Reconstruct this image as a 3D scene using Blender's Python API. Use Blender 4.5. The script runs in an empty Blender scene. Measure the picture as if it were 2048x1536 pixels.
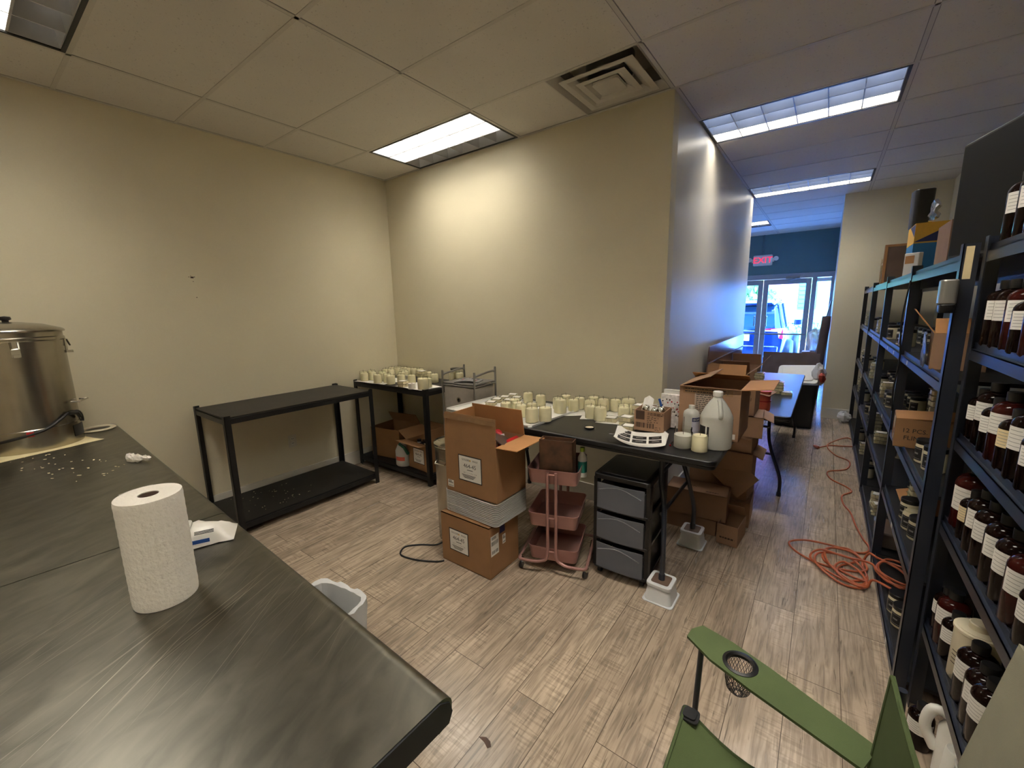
import bpy, bmesh, math, random
from mathutils import Matrix, Vector, Euler
random.seed(7)
sc = bpy.context.scene
COL = sc.collection
PI = math.pi
R = math.radians

# ------------------------------------------------------------------ camera, world, sun, exposure
cam_d = bpy.data.cameras.new('camera'); cam = bpy.data.objects.new('camera', cam_d); COL.objects.link(cam); sc.camera = cam
cam_d.sensor_width = 36; cam_d.lens = 834.55 / 2048 * 36; cam_d.clip_start = .02
yaw, pit, rol = R(-36.915), R(10.173), R(-1.202)
cy_, sy_, cp_, sp_ = math.cos(yaw), math.sin(yaw), math.cos(pit), math.sin(pit)
F_ = Vector((sy_ * cp_, cy_ * cp_, -sp_)); R_ = Vector((cy_, -sy_, 0)); U_ = R_.cross(F_)
R2 = R_ * math.cos(rol) + U_ * math.sin(rol); U2 = -R_ * math.sin(rol) + U_ * math.cos(rol)
M4 = Matrix(((R2.x, U2.x, -F_.x, 0), (R2.y, U2.y, -F_.y, 0), (R2.z, U2.z, -F_.z, 1.61), (0, 0, 0, 1)))
cam.matrix_world = M4

sc.view_settings.view_transform = 'Standard'; sc.view_settings.look = 'None'
sc.view_settings.gamma = 1; sc.view_settings.use_curve_mapping = False
sc.view_settings.exposure = 0.62
sc.cycles.transparent_max_bounces = 24; sc.cycles.sample_clamp_indirect = 8
w = bpy.data.worlds.new('world'); sc.world = w; w.use_nodes = True
nt = w.node_tree; nt.nodes.clear()
sky = nt.nodes.new('ShaderNodeTexSky'); sky.sky_type = 'NISHITA'; sky.sun_disc = False
sky.sun_elevation = R(52); sky.sun_rotation = R(200); sky.air_density = 1.2; sky.ozone_density = 2
bg = nt.nodes.new('ShaderNodeBackground'); bg.inputs[1].default_value = 12.0
wo = nt.nodes.new('ShaderNodeOutputWorld')
nt.links.new(sky.outputs[0], bg.inputs[0]); nt.links.new(bg.outputs[0], wo.inputs[0])
sun_d = bpy.data.lights.new('sun', 'SUN'); sun_d.energy = 6; sun_d.angle = R(.6); sun_d.color = (1, .95, .88)
sun = bpy.data.objects.new('sun', sun_d); COL.objects.link(sun)
sun.rotation_euler = Euler((R(46), 0, R(-62)))
LAMP = (1.0, .93, .81); LAMP_S = 34

# ------------------------------------------------------------------ materials
def lin(c):
    c = c / 255
    return c / 12.92 if c < .04045 else ((c + .055) / 1.055) ** 2.4
def rgb(r, g, b): return (lin(r), lin(g), lin(b), 1)
MATS = {}
def mat(name, col, rough=.5, metal=0, var=.06, scale=18, bump=0, bscale=200, coat=0, spec=.5, emit=0, sss=0, trans=0):
    m = bpy.data.materials.new(name); m.use_nodes = True; MATS[name] = m
    n = m.node_tree.nodes; l = m.node_tree.links; p = n['Principled BSDF']
    p.inputs['Roughness'].default_value = rough; p.inputs['Metallic'].default_value = metal
    p.inputs['Coat Weight'].default_value = coat; p.inputs['Coat Roughness'].default_value = .08
    p.inputs['Specular IOR Level'].default_value = spec
    p.inputs['Transmission Weight'].default_value = trans
    c = rgb(*col)
    tc = n.new('ShaderNodeTexCoord')
    nz = n.new('ShaderNodeTexNoise'); nz.inputs['Scale'].default_value = scale; nz.inputs['Detail'].default_value = 4
    l.new(tc.outputs['Object'], nz.inputs['Vector'])
    rp = n.new('ShaderNodeValToRGB')
    rp.color_ramp.elements[0].position = .3; rp.color_ramp.elements[1].position = .7
    rp.color_ramp.elements[0].color = tuple(x * (1 - var) for x in c[:3]) + (1,)
    rp.color_ramp.elements[1].color = tuple(min(1, x * (1 + var)) for x in c[:3]) + (1,)
    l.new(nz.outputs['Fac'], rp.inputs['Fac']); l.new(rp.outputs['Color'], p.inputs['Base Color'])
    if emit:
        p.inputs['Emission Color'].default_value = c; p.inputs['Emission Strength'].default_value = emit
    if bump:
        b2 = n.new('ShaderNodeTexNoise'); b2.inputs['Scale'].default_value = bscale; b2.inputs['Detail'].default_value = 3
        l.new(tc.outputs['Object'], b2.inputs['Vector'])
        bm_ = n.new('ShaderNodeBump'); bm_.inputs['Strength'].default_value = bump; bm_.inputs['Distance'].default_value = .004
        l.new(b2.outputs['Fac'], bm_.inputs['Height']); l.new(bm_.outputs['Normal'], p.inputs['Normal'])
    return m
def thin(name, col, gloss=.12, rough=.04, fog=0.0, fogcol=(220, 225, 230)):
    # thin clear sheet: tinted transparency, mirror-like gloss, a share of milky diffuse
    m = bpy.data.materials.new(name); m.use_nodes = True; MATS[name] = m
    n = m.node_tree.nodes; l = m.node_tree.links; n.clear()
    o = n.new('ShaderNodeOutputMaterial'); t = n.new('ShaderNodeBsdfTransparent'); t.inputs[0].default_value = rgb(*col)
    g = n.new('ShaderNodeBsdfGlossy'); g.inputs['Roughness'].default_value = rough; g.inputs[0].default_value = (.9, .9, .9, 1)
    d = n.new('ShaderNodeBsdfDiffuse'); d.inputs[0].default_value = rgb(*fogcol)
    lw = n.new('ShaderNodeLayerWeight'); lw.inputs[0].default_value = gloss
    mx = n.new('ShaderNodeMixShader'); mx2 = n.new('ShaderNodeMixShader'); mx2.inputs[0].default_value = fog
    l.new(t.outputs[0], mx2.inputs[1]); l.new(d.outputs[0], mx2.inputs[2])
    l.new(lw.outputs['Fresnel'], mx.inputs[0]); l.new(mx2.outputs[0], mx.inputs[1]); l.new(g.outputs[0], mx.inputs[2])
    l.new(mx.outputs[0], o.inputs[0]); return m

wall_m = mat('wall_paint', (218, 209, 182), .55, var=.015, scale=3, bump=.12, bscale=90)
wall_g = mat('corridor_paint', (206, 200, 186), .34, var=.02, scale=3, bump=.10, bscale=60)
teal_m = mat('teal_paint', (84, 118, 122), .5, var=.03, scale=4)
white_trim = mat('trim_paint', (212, 207, 194), .4, var=.02)
black_metal = mat('black_powder_coat', (22, 23, 25), .42, var=.1, scale=60, bump=.05, bscale=300)
rack_metal = mat('navy_black_enamel', (25, 31, 44), .33, spec=.8, var=.08, scale=40)
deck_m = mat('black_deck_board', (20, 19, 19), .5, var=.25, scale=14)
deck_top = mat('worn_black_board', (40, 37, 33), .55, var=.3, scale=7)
steel = mat('brushed_steel', (172, 166, 154), .25, metal=1, var=.06, scale=12)
chrome = mat('bright_chrome', (200, 198, 192), .12, metal=1, var=.02)
grey_metal = mat('grey_tube_enamel', (140, 138, 133), .35, metal=.5, var=.04)
alu = mat('aluminium_tray', (226, 225, 222), .36, metal=.5, var=.06)
rose = mat('rose_metal', (168, 126, 120), .38, metal=.35, var=.04)
plastic_black = mat('black_plastic', (17, 17, 18), .38, var=.1)
table_black = mat('black_table_plastic', (24, 25, 27), .34, var=.12, scale=10, bump=.12, bscale=420)
cream_wax = mat('cream_wax', (232, 222, 188), .5, var=.03, scale=30)
wick_m = mat('wick_cotton', (90, 80, 66), .8)
paper = mat('white_paper', (226, 223, 216), .7, var=.03, scale=8)
paper_y = mat('ivory_label_paper', (225, 205, 160), .7, var=.03)
tissue = mat('white_tissue', (232, 226, 215), .9, var=.03, bump=.6, bscale=130)
ink = mat('black_ink', (26, 25, 26), .6)
ink_g = mat('grey_ink', (140, 137, 133), .7)
ink_b = mat('brown_ink', (64, 44, 30), .7)
ink_blue = mat('blue_ink', (38, 84, 160), .6)
ink_red = mat('red_ink', (180, 40, 44), .6)
card = mat('kraft_cardboard', (146, 108, 72), .75, var=.06, scale=10)
card_in = mat('kraft_cardboard_inside', (176, 126, 78), .75, var=.05, scale=10)
card_d = mat('dull_cardboard', (152, 118, 92), .75, var=.07, scale=9)
tape_m = mat('clear_brown_tape', (146, 116, 86), .22, var=.08, scale=30)
white_pl = mat('white_plastic', (222, 220, 212), .35, var=.02)
cream_pl = mat('cream_plastic', (214, 204, 178), .4, var=.03)
hdpe = mat('milky_plastic', (218, 217, 208), .3, var=.03, trans=.35)
amber = mat('amber_glass', (20, 9, 7), .1, spec=.14, var=.3, scale=20)
amber_red = mat('red_amber_glass', (48, 14, 11), .1, spec=.14, var=.3, scale=20)
glass = thin('clear_glass', (250, 251, 248), .06)
clear_pl = thin('clear_plastic', (235, 238, 240), .2, .12, .12)
melt_pl = thin('melt_pack_plastic', (250, 249, 244), .05, .12, .22, (238, 232, 206))
rim_glass = thin('rim_glass', (252, 252, 250), .10)
frost_pl = thin('frosted_plastic', (206, 210, 216), .10, .22, .42, (150, 152, 160))
bag_pl = thin('thin_white_bag', (230, 232, 234), .1, .25, .72, (232, 233, 233))
window_glass = thin('tinted_window_glass', (178, 212, 252), .07)
grey_fab = mat('grey_fabric', (172, 166, 157), .9, var=.05, scale=26, bump=.3, bscale=500)
green_fab = mat('green_canvas', (74, 88, 50), .85, var=.08, scale=9, bump=.25, bscale=700)
green_dk = mat('green_hem', (64, 78, 42), .85, var=.06)
khaki_fab = mat('khaki_canvas', (132, 128, 108), .9, var=.06, scale=9, bump=.25, bscale=600)
red_m = mat('red_plastic', (176, 30, 34), .3, var=.1)
coral = mat('coral_plastic', (206, 96, 76), .35, var=.05)
orange_c = mat('orange_cord_rubber', (176, 92, 58), .42, var=.08)
black_rub = mat('black_rubber', (16, 16, 17), .5)
wood_dk = mat('dark_wood_veneer', (80, 54, 38), .45, var=.6, scale=14)
wood_br = mat('brown_wood_board', (104, 84, 72), .55, var=.2, scale=6)
teal_pl = mat('teal_plastic', (30, 120, 110), .3)
lime_pl = mat('lime_plastic', (176, 206, 70), .35)
green_pl = mat('green_plastic', (22, 96, 66), .35)
blue_card = mat('blue_card', (30, 112, 168), .5)
yellow_card = mat('yellow_card', (220, 170, 52), .5)
navy_card = mat('navy_card', (36, 44, 92), .5)
floral = mat('floral_packet', (226, 220, 216), .5, var=.25, scale=60)
foil = mat('silver_foil', (170, 170, 172), .22, metal=.9, bump=.7, bscale=40)
tv_m = mat('screen_black', (15, 16, 17), .5, spec=.2, var=.05)
grey_box = mat('charcoal_box', (36, 38, 42), .5)

def build_floor_mat():
    m = bpy.data.materials.new('weathered_plank_floor'); m.use_nodes = True
    n = m.node_tree.nodes; l = m.node_tree.links; p = n['Principled BSDF']
    tc = n.new('ShaderNodeTexCoord'); sp = n.new('ShaderNodeSeparateXYZ'); cb = n.new('ShaderNodeCombineXYZ')
    l.new(tc.outputs['Object'], sp.inputs[0]); l.new(sp.outputs['Y'], cb.inputs['X']); l.new(sp.outputs['X'], cb.inputs['Y'])
    br = n.new('ShaderNodeTexBrick'); br.offset = .37; br.inputs['Scale'].default_value = 1
    br.inputs['Brick Width'].default_value = 1.22; br.inputs['Row Height'].default_value = .185
    br.inputs['Mortar Size'].default_value = .0014; br.inputs['Mortar Smooth'].default_value = .2; br.inputs['Bias'].default_value = 0
    br.inputs['Color1'].default_value = rgb(184, 165, 144); br.inputs['Color2'].default_value = rgb(164, 146, 127)
    br.inputs['Mortar'].default_value = rgb(88, 74, 62)
    l.new(cb.outputs[0], br.inputs['Vector'])
    def streak(sx, sy, scale, detail, dist):
        mp = n.new('ShaderNodeMapping'); mp.inputs['Scale'].default_value = (sx, sy, 1); l.new(cb.outputs[0], mp.inputs[0])
        ad = n.new('ShaderNodeVectorMath'); ad.operation = 'ADD'; l.new(mp.outputs[0], ad.inputs[0])
        ms = n.new('ShaderNodeVectorMath'); ms.operation = 'SCALE'; ms.inputs['Scale'].default_value = 9
        l.new(br.outputs['Color'], ms.inputs[0]); l.new(ms.outputs[0], ad.inputs[1])
        z = n.new('ShaderNodeTexNoise'); z.inputs['Scale'].default_value = scale; z.inputs['Detail'].default_value = detail
        z.inputs['Distortion'].default_value = dist; l.new(ad.outputs[0], z.inputs['Vector']); return z
    g1 = streak(2.2, 30, 2.2, 7, .9); g2 = streak(3, 5, 1.4, 3, .4); g3 = streak(60, 4, 1.6, 2, 0); g4 = streak(3.0, 46, 1.3, 5, 1.8)
    def ramp(src, p0, c0, p1, c1):
        r = n.new('ShaderNodeValToRGB'); r.color_ramp.elements[0].position = p0; r.color_ramp.elements[1].position = p1
        r.color_ramp.elements[0].color = (c0, c0, c0, 1); r.color_ramp.elements[1].color = (c1, c1, c1, 1)
        l.new(src.outputs['Fac'], r.inputs[0]); return r
    def mul(a, b, f=1):
        x = n.new('ShaderNodeMixRGB'); x.blend_type = 'MULTIPLY'; x.inputs[0].default_value = f
        l.new(a, x.inputs[1]); l.new(b, x.inputs[2]); return x.outputs[0]
    c = mul(br.outputs['Color'], ramp(g1, .30, .55, .6, 1.08).outputs[0])
    c = mul(c, ramp(g2, .35, .78, .65, 1.12).outputs[0])
    c = mul(c, ramp(g4, .30, .3, .37, 1).outputs[0], .7)
    saw = ramp(g3, .42, .6, .52, 1); msk = ramp(g2, .52, 0, .58, 1)
    x = n.new('ShaderNodeMixRGB'); x.blend_type = 'MULTIPLY'; l.new(c, x.inputs[1]); l.new(saw.outputs[0], x.inputs[2])
    mm = n.new('ShaderNodeMath'); mm.operation = 'MULTIPLY'; mm.inputs[1].default_value = .55
    l.new(msk.outputs[0], mm.inputs[0]); l.new(mm.outputs[0], x.inputs[0])
    l.new(x.outputs[0], p.inputs['Base Color'])
    rr = ramp(g1, .2, .30, .8, .19); l.new(rr.outputs[0], p.inputs['Roughness'])
    b = n.new('ShaderNodeBump'); b.inputs['Strength'].default_value = .16; b.inputs['Distance'].default_value = .003
    l.new(g1.outputs['Fac'], b.inputs['Height']); l.new(b.outputs[0], p.inputs['Normal'])
    return m
floor_m = build_floor_mat()

def build_counter_mat():
    m = bpy.data.materials.new('scratched_stainless_top'); m.use_nodes = True
    n = m.node_tree.nodes; l = m.node_tree.links; p = n['Principled BSDF']; p.inputs['Metallic'].default_value = 1
    tc = n.new('ShaderNodeTexCoord')
    def nz(rot, scl, scale, detail=4, dist=0):
        mp = n.new('ShaderNodeMapping'); mp.vector_type = 'TEXTURE'; mp.inputs['Rotation'].default_value = (0, 0, rot); mp.inputs['Scale'].default_value = scl
        l.new(tc.outputs['Object'], mp.inputs[0])
        z = n.new('ShaderNodeTexNoise'); z.inputs['Scale'].default_value = scale; z.inputs['Detail'].default_value = detail
        z.inputs['Distortion'].default_value = dist; l.new(mp.outputs[0], z.inputs['Vector']); return z
    cloud = nz(R(118), (1.7, .7, 1), 13, 11, .7); scr = nz(R(118), (1.6, 1 / 120, 1), 2.2, 5, .3); scr2 = nz(R(132), (1.4, 1 / 150, 1), 2.6, 4, .5)
    r1 = n.new('ShaderNodeValToRGB'); r1.color_ramp.elements[0].position = .3; r1.color_ramp.elements[1].position = .75
    r1.color_ramp.elements[0].color = rgb(104, 103, 96); r1.color_ramp.elements[1].color = rgb(136, 133, 123)
    l.new(cloud.outputs['Fac'], r1.inputs[0])
    r2 = n.new('ShaderNodeValToRGB'); r2.color_ramp.elements[0].position = .62; r2.color_ramp.elements[1].position = .72
    l.new(scr.outputs['Fac'], r2.inputs[0])
    r3 = n.new('ShaderNodeValToRGB'); r3.color_ramp.elements[0].position = .64; r3.color_ramp.elements[1].position = .74
    l.new(scr2.outputs['Fac'], r3.inputs[0])
    ad = n.new('ShaderNodeMath'); ad.operation = 'ADD'; ad.use_clamp = True; l.new(r2.outputs[0], ad.inputs[0]); l.new(r3.outputs[0], ad.inputs[1])
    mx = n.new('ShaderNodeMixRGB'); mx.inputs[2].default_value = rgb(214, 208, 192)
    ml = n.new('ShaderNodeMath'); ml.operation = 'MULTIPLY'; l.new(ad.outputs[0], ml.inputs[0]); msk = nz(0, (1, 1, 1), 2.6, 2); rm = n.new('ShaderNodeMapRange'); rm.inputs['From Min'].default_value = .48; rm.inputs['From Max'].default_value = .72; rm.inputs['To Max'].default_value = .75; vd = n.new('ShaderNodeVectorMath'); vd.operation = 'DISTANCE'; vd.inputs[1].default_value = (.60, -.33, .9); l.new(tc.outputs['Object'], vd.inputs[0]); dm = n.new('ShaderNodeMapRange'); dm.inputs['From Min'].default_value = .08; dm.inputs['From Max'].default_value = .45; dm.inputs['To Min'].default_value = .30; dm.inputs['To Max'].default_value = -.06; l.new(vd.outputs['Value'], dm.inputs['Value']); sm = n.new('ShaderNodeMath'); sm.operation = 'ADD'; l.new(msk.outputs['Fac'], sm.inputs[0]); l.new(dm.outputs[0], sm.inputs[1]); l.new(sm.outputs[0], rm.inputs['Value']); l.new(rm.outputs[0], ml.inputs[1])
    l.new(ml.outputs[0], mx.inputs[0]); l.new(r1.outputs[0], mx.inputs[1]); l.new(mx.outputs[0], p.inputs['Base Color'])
    rr = n.new('ShaderNodeMapRange'); rr.inputs['To Min'].default_value = .31; rr.inputs['To Max'].default_value = .41
    l.new(cloud.outputs['Fac'], rr.inputs['Value']); l.new(rr.outputs[0], p.inputs['Roughness'])
    b = n.new('ShaderNodeBump'); b.inputs['Strength'].default_value = .12; b.inputs['Distance'].default_value = .001
    l.new(ml.outputs[0], b.inputs['Height']); l.new(b.outputs[0], p.inputs['Normal'])
    return m
counter_m = build_counter_mat()

def build_tile_mat():
    m = mat('ceiling_tile', (216, 211, 201), .9, var=.02, scale=3)
    n = m.node_tree.nodes; l = m.node_tree.links; p = n['Principled BSDF']
    tc = n.new('ShaderNodeTexCoord'); v = n.new('ShaderNodeTexNoise'); v.inputs['Scale'].default_value = 85; v.inputs['Detail'].default_value = 2
    l.new(tc.outputs['Object'], v.inputs['Vector'])
    r = n.new('ShaderNodeValToRGB'); r.color_ramp.elements[0].position = .27; r.color_ramp.elements[1].position = .34
    r.color_ramp.elements[0].color = (.55, .53, .5, 1); l.new(v.outputs['Fac'], r.inputs[0])
    x = n.new('ShaderNodeMixRGB'); x.blend_type = 'MULTIPLY'; x.inputs[0].default_value = .6
    src = p.inputs['Base Color'].links[0].from_socket
    l.new(src, x.inputs[1]); l.new(r.outputs[0], x.inputs[2]); l.new(x.outputs[0], p.inputs['Base Color'])
    return m
tile_m = build_tile_mat()
grid_m = mat('ceiling_grid_bar', (204, 199, 188), .6, var=.02)
lamp_on = mat('lit_lamp_panel', (255, 255, 255), .5, emit=1)
_p = lamp_on.node_tree.nodes['Principled BSDF']; _p.inputs['Emission Color'].default_value = LAMP + (1,); _p.inputs['Emission Strength'].default_value = LAMP_S
lamp_dim = lamp_on.copy(); lamp_dim.name = 'dimmed_lamp_panel'; lamp_dim.node_tree.nodes['Principled BSDF'].inputs['Emission Strength'].default_value = LAMP_S * .55  # emission lowered to soften the pool of light on the wall
lamp_off = mat('unlit_lamp_panel', (150, 146, 138), .5)
louver_m = mat('satin_louver', (196, 196, 196), .45, metal=.15, var=.02)
unlit_glow = mat('unlit_panel_sky_glow', (190, 212, 255), .5, emit=2.0)  # added glow on unlit panels, in place of reflected blue window light
red_glow = mat('red_glow', (255, 30, 60), .5, emit=1.0)

def build_brick_mat():
    m = bpy.data.materials.new('red_brick'); m.use_nodes = True
    n = m.node_tree.nodes; l = m.node_tree.links; p = n['Principled BSDF']; p.inputs['Roughness'].default_value = .85
    tc = n.new('ShaderNodeTexCoord'); sp = n.new('ShaderNodeSeparateXYZ'); cb = n.new('ShaderNodeCombineXYZ')
    l.new(tc.outputs['Object'], sp.inputs[0]); l.new(sp.outputs['X'], cb.inputs['X']); l.new(sp.outputs['Z'], cb.inputs['Y'])
    br = n.new('ShaderNodeTexBrick'); br.inputs['Scale'].default_value = 1; br.inputs['Brick Width'].default_value = .8; br.inputs['Row Height'].default_value = .4
    br.inputs['Mortar Size'].default_value = .02; br.inputs['Color1'].default_value = rgb(140, 62, 68); br.inputs['Color2'].default_value = rgb(118, 50, 58)
    br.inputs['Mortar'].default_value = rgb(190, 150, 150); l.new(cb.outputs[0], br.inputs['Vector']); l.new(br.outputs[0], p.inputs['Base Color'])
    return m
brick_m = build_brick_mat()
asphalt = mat('pale_pavement', (150, 152, 156), .9, var=.1, scale=4)
leaf_m = mat('green_leaves', (110, 150, 78), .7, var=.3, scale=6)
hedge_m = mat('hedge_leaves', (140, 160, 112), .7, var=.3, scale=6)
car_p = mat('dark_blue_car_paint', (14, 30, 66), .2, metal=.3, coat=.8, var=.05)
car_g = mat('car_window_glass', (24, 44, 62), .05, coat=.5)
tail_m = mat('red_tail_lamp', (150, 20, 36), .2, coat=.5)
shutter_m = mat('teal_shutter', (64, 150, 150), .5)
stone_m = mat('pale_siding', (130, 146, 158), .8, var=.05)

# ------------------------------------------------------------------ mesh builder
FACE = {'front': (Matrix.Rotation(PI / 2, 4, 'X'), Vector((0, -1, 0))), 'back': (Matrix.Rotation(PI, 4, 'Z') @ Matrix.Rotation(PI / 2, 4, 'X'), Vector((0, 1, 0))),
        'right': (Matrix.Rotation(PI / 2, 4, 'Z') @ Matrix.Rotation(PI / 2, 4, 'X'), Vector((1, 0, 0))),
        'left': (Matrix.Rotation(-PI / 2, 4, 'Z') @ Matrix.Rotation(PI / 2, 4, 'X'), Vector((-1, 0, 0))), 'top': (Matrix.Identity(4), Vector((0, 0, 1)))}
def TR(x=0, y=0, z=0): return Matrix.Translation((x, y, z))
def RX(a): return Matrix.Rotation(R(a), 4, 'X')
def RY(a): return Matrix.Rotation(R(a), 4, 'Y')
def RZ(a): return Matrix.Rotation(R(a), 4, 'Z')
TEXT = {}
def text_geo(s, size):
    k = (s, size)
    if k in TEXT: return TEXT[k]
    cu = bpy.data.curves.new('t', 'FONT'); cu.body = s; cu.size = size; cu.align_x = 'CENTER'; cu.align_y = 'CENTER'; cu.resolution_u = 2
    o = bpy.data.objects.new('t', cu); COL.objects.link(o)
    dg = bpy.context.evaluated_depsgraph_get(); me = bpy.data.meshes.new_from_object(o.evaluated_get(dg))
    vs = [v.co.copy() for v in me.vertices]; fs = [tuple(p.vertices) for p in me.polygons]
    bpy.data.objects.remove(o); bpy.data.curves.remove(cu); bpy.data.meshes.remove(me)
    TEXT[k] = (vs, fs); return TEXT[k]
class MB:
    def __init__(s): s.bm = bmesh.new()
    def faces(s, vs, fs, M=None, slot=0):
        bv = [s.bm.verts.new((M @ Vector(v)) if M else Vector(v)) for v in vs]
        for f in fs:
            try: s.bm.faces.new([bv[i] for i in f]).material_index = slot
            except ValueError: pass
        return s
    def box(s, size, c=(0, 0, 0), M=None, slot=0, taper=1):
        x, y, z = (a / 2 for a in size); vs = []
        for k, t in ((-z, 1), (z, taper)):
            vs += [(c[0] - x * t, c[1] - y * t, c[2] + k), (c[0] + x * t, c[1] - y * t, c[2] + k), (c[0] + x * t, c[1] + y * t, c[2] + k), (c[0] - x * t, c[1] + y * t, c[2] + k)]
        return s.faces(vs, [(3, 2, 1, 0), (4, 5, 6, 7), (0, 1, 5, 4), (1, 2, 6, 5), (2, 3, 7, 6), (3, 0, 4, 7)], M, slot)
    def bx(s, x0, x1, y0, y1, z0, z1, slot=0, M=None):
        return s.box((x1 - x0, y1 - y0, z1 - z0), ((x0 + x1) / 2, (y0 + y1) / 2, (z0 + z1) / 2), M, slot)
    def lathe(s, prof, c=(0, 0, 0), seg=24, slot=0, M=None, sq=None, a0=0, a1=2 * PI):
        # sq=(sx, sy) squashes the ring; a0..a1 gives an open arc
        full = abs(a1 - a0 - 2 * PI) < 1e-6; n = seg if full else seg + 1; vs = []; fs = []
        sx, sy = sq or (1, 1)
        for r, z in prof:
            for i in range(n):
                a = a0 + (a1 - a0) * i / seg
                vs.append((c[0] + sx * r * math.cos(a), c[1] + sy * r * math.sin(a), c[2] + z))
        for k in range(len(prof) - 1):
            for i in range(seg):
                j = (i + 1) % n; fs.append((k * n + i, k * n + j, (k + 1) * n + j, (k + 1) * n + i))
        if full and prof[0] != prof[-1]:
            if prof[0][0] > 1e-4: fs.append(tuple(range(n - 1, -1, -1)))
            if prof[-1][0] > 1e-4: fs.append(tuple((len(prof) - 1) * n + i for i in range(n)))
        return s.faces(vs, fs, M, slot)
    def cyl(s, r, h, c=(0, 0, 0), seg=20, slot=0, M=None, r2=None):
        return s.lathe([(r, 0), (r if r2 is None else r2, h)], c, seg, slot, M)
    def tube(s, pts, r, seg=8, slot=0, closed=False, smooth=0, M=None):
        P = [Vector(p) for p in pts]
        if smooth: P = spline(P, smooth, closed)
        n = len(P); vs = []; fs = []; prev = None
        for i, p in enumerate(P):
            d = (P[(i + 1) % n] - P[i - 1]) if closed else (P[min(i + 1, n - 1)] - P[max(i - 1, 0)])
            d.normalize()
            if prev is None: u = d.orthogonal().normalized()
            else:
                u = prev - d * prev.dot(d)
                u = u.normalized() if u.length > 1e-6 else d.orthogonal().normalized()
            prev = u; v = d.cross(u)
            for k in range(seg):
                a = 2 * PI * k / seg; vs.append(p + (u * math.cos(a) + v * math.sin(a)) * r)
        for i in range(n if closed else n - 1):
            j = (i + 1) % n
            for k in range(seg):
                l = (k + 1) % seg; fs.append((i * seg + k, i * seg + l, j * seg + l, j * seg + k))
        if not closed: fs += [tuple(range(seg - 1, -1, -1)), tuple((n - 1) * seg + k for k in range(seg))]
        return s.faces(vs, fs, M, slot)
    def prism(s, poly, z0, z1, slot=0, M=None):
        n = len(poly); vs = [(x, y, z0) for x, y in poly] + [(x, y, z1) for x, y in poly]
        return s.faces(vs, [tuple(range(n - 1, -1, -1)), tuple(range(n, 2 * n))] + [(i, (i + 1) % n, n + (i + 1) % n, n + i) for i in range(n)], M, slot)
    def sheet(s, grid, t=.001, slot=0, M=None):
        # grid of points [row][col] thickened along z of each normal estimate
        nr, nc = len(grid), len(grid[0]); P = [[Vector(p) for p in row] for row in grid]; top = []; bot = []
        for i in range(nr):
            for j in range(nc):
                a = P[min(i + 1, nr - 1)][j] - P[max(i - 1, 0)][j]; b = P[i][min(j + 1, nc - 1)] - P[i][max(j - 1, 0)]
                nrm = b.cross(a); nrm = nrm.normalized() if nrm.length > 1e-9 else Vector((0, 0, 1))
                top.append(P[i][j] + nrm * t / 2); bot.append(P[i][j] - nrm * t / 2)
        N = nr * nc; fs = []; idx = lambda i, j: i * nc + j
        for i in range(nr - 1):
            for j in range(nc - 1):
                q = (idx(i, j), idx(i, j + 1), idx(i + 1, j + 1), idx(i + 1, j)); fs.append(q); fs.append(tuple(N + k for k in reversed(q)))
        rim = [idx(0, j) for j in range(nc)] + [idx(i, nc - 1) for i in range(1, nr)] + [idx(nr - 1, j) for j in range(nc - 2, -1, -1)] + [idx(i, 0) for i in range(nr - 2, 0, -1)]
        for k in range(len(rim)):
            a, b = rim[k], rim[(k + 1) % len(rim)]; fs.append((b, a, N + a, N + b))
        return s.faces(top + bot, fs, M, slot)
    def rbox(s, size, r, c=(0, 0, 0), seg=4, slot=0, M=None, taper=1):
        x, y, z = size[0] / 2, size[1] / 2, size[2] / 2; poly = []
        for qx, qy, a in ((1, 1, 0), (-1, 1, 90), (-1, -1, 180), (1, -1, 270)):
            for k in range(seg + 1):
                t = R(a + 90 * k / seg); poly.append((qx * (x - r) + r * math.cos(t), qy * (y - r) + r * math.sin(t)))
        n = len(poly); vs = [(c[0] + px, c[1] + py, c[2] - z) for px, py in poly] + [(c[0] + px * taper, c[1] + py * taper, c[2] + z) for px, py in poly]
        return s.faces(vs, [tuple(range(n - 1, -1, -1)), tuple(range(n, 2 * n))] + [(i, (i + 1) % n, n + (i + 1) % n, n + i) for i in range(n)], M, slot)
    def ball(s, r, c=(0, 0, 0), seg=14, sq=(1, 1, 1), slot=0, jit=0):
        vs = []; fs = []; nr = seg // 2
        for i in range(nr + 1):
            t = PI * i / nr
            for k in range(seg):
                a = 2 * PI * k / seg; q = 1 + random.uniform(-jit, jit)
                vs.append((c[0] + q * r * sq[0] * math.sin(t) * math.cos(a), c[1] + q * r * sq[1] * math.sin(t) * math.sin(a), c[2] + q * r * sq[2] * math.cos(t)))
        for i in range(nr):
            for k in range(seg):
                l = (k + 1) % seg; fs.append((i * seg + k, (i + 1) * seg + k, (i + 1) * seg + l, i * seg + l))
        return s.faces(vs, fs, None, slot)
    def text(s, body, size, M, slot=0):
        vs, fs = text_geo(body, size); return s.faces(vs, fs, M, slot)
    def build(s, name, mats, parent=None, bevel=0, smooth=True, loc=None, rot=None):
        bmesh.ops.remove_doubles(s.bm, verts=s.bm.verts, dist=1e-6)
        bmesh.ops.recalc_face_normals(s.bm, faces=s.bm.faces)
        me = bpy.data.meshes.new(name); s.bm.to_mesh(me); s.bm.free()
        for m in (mats if isinstance(mats, (list, tuple)) else [mats]): me.materials.append(m)
        if smooth and len(me.polygons):
            me.polygons.foreach_set('use_smooth', [True] * len(me.polygons)); me.set_sharp_from_angle(angle=R(38))
        o = bpy.data.objects.new(name, me); COL.objects.link(o)
        if parent: o.parent = parent
        if loc: o.location = loc
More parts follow.
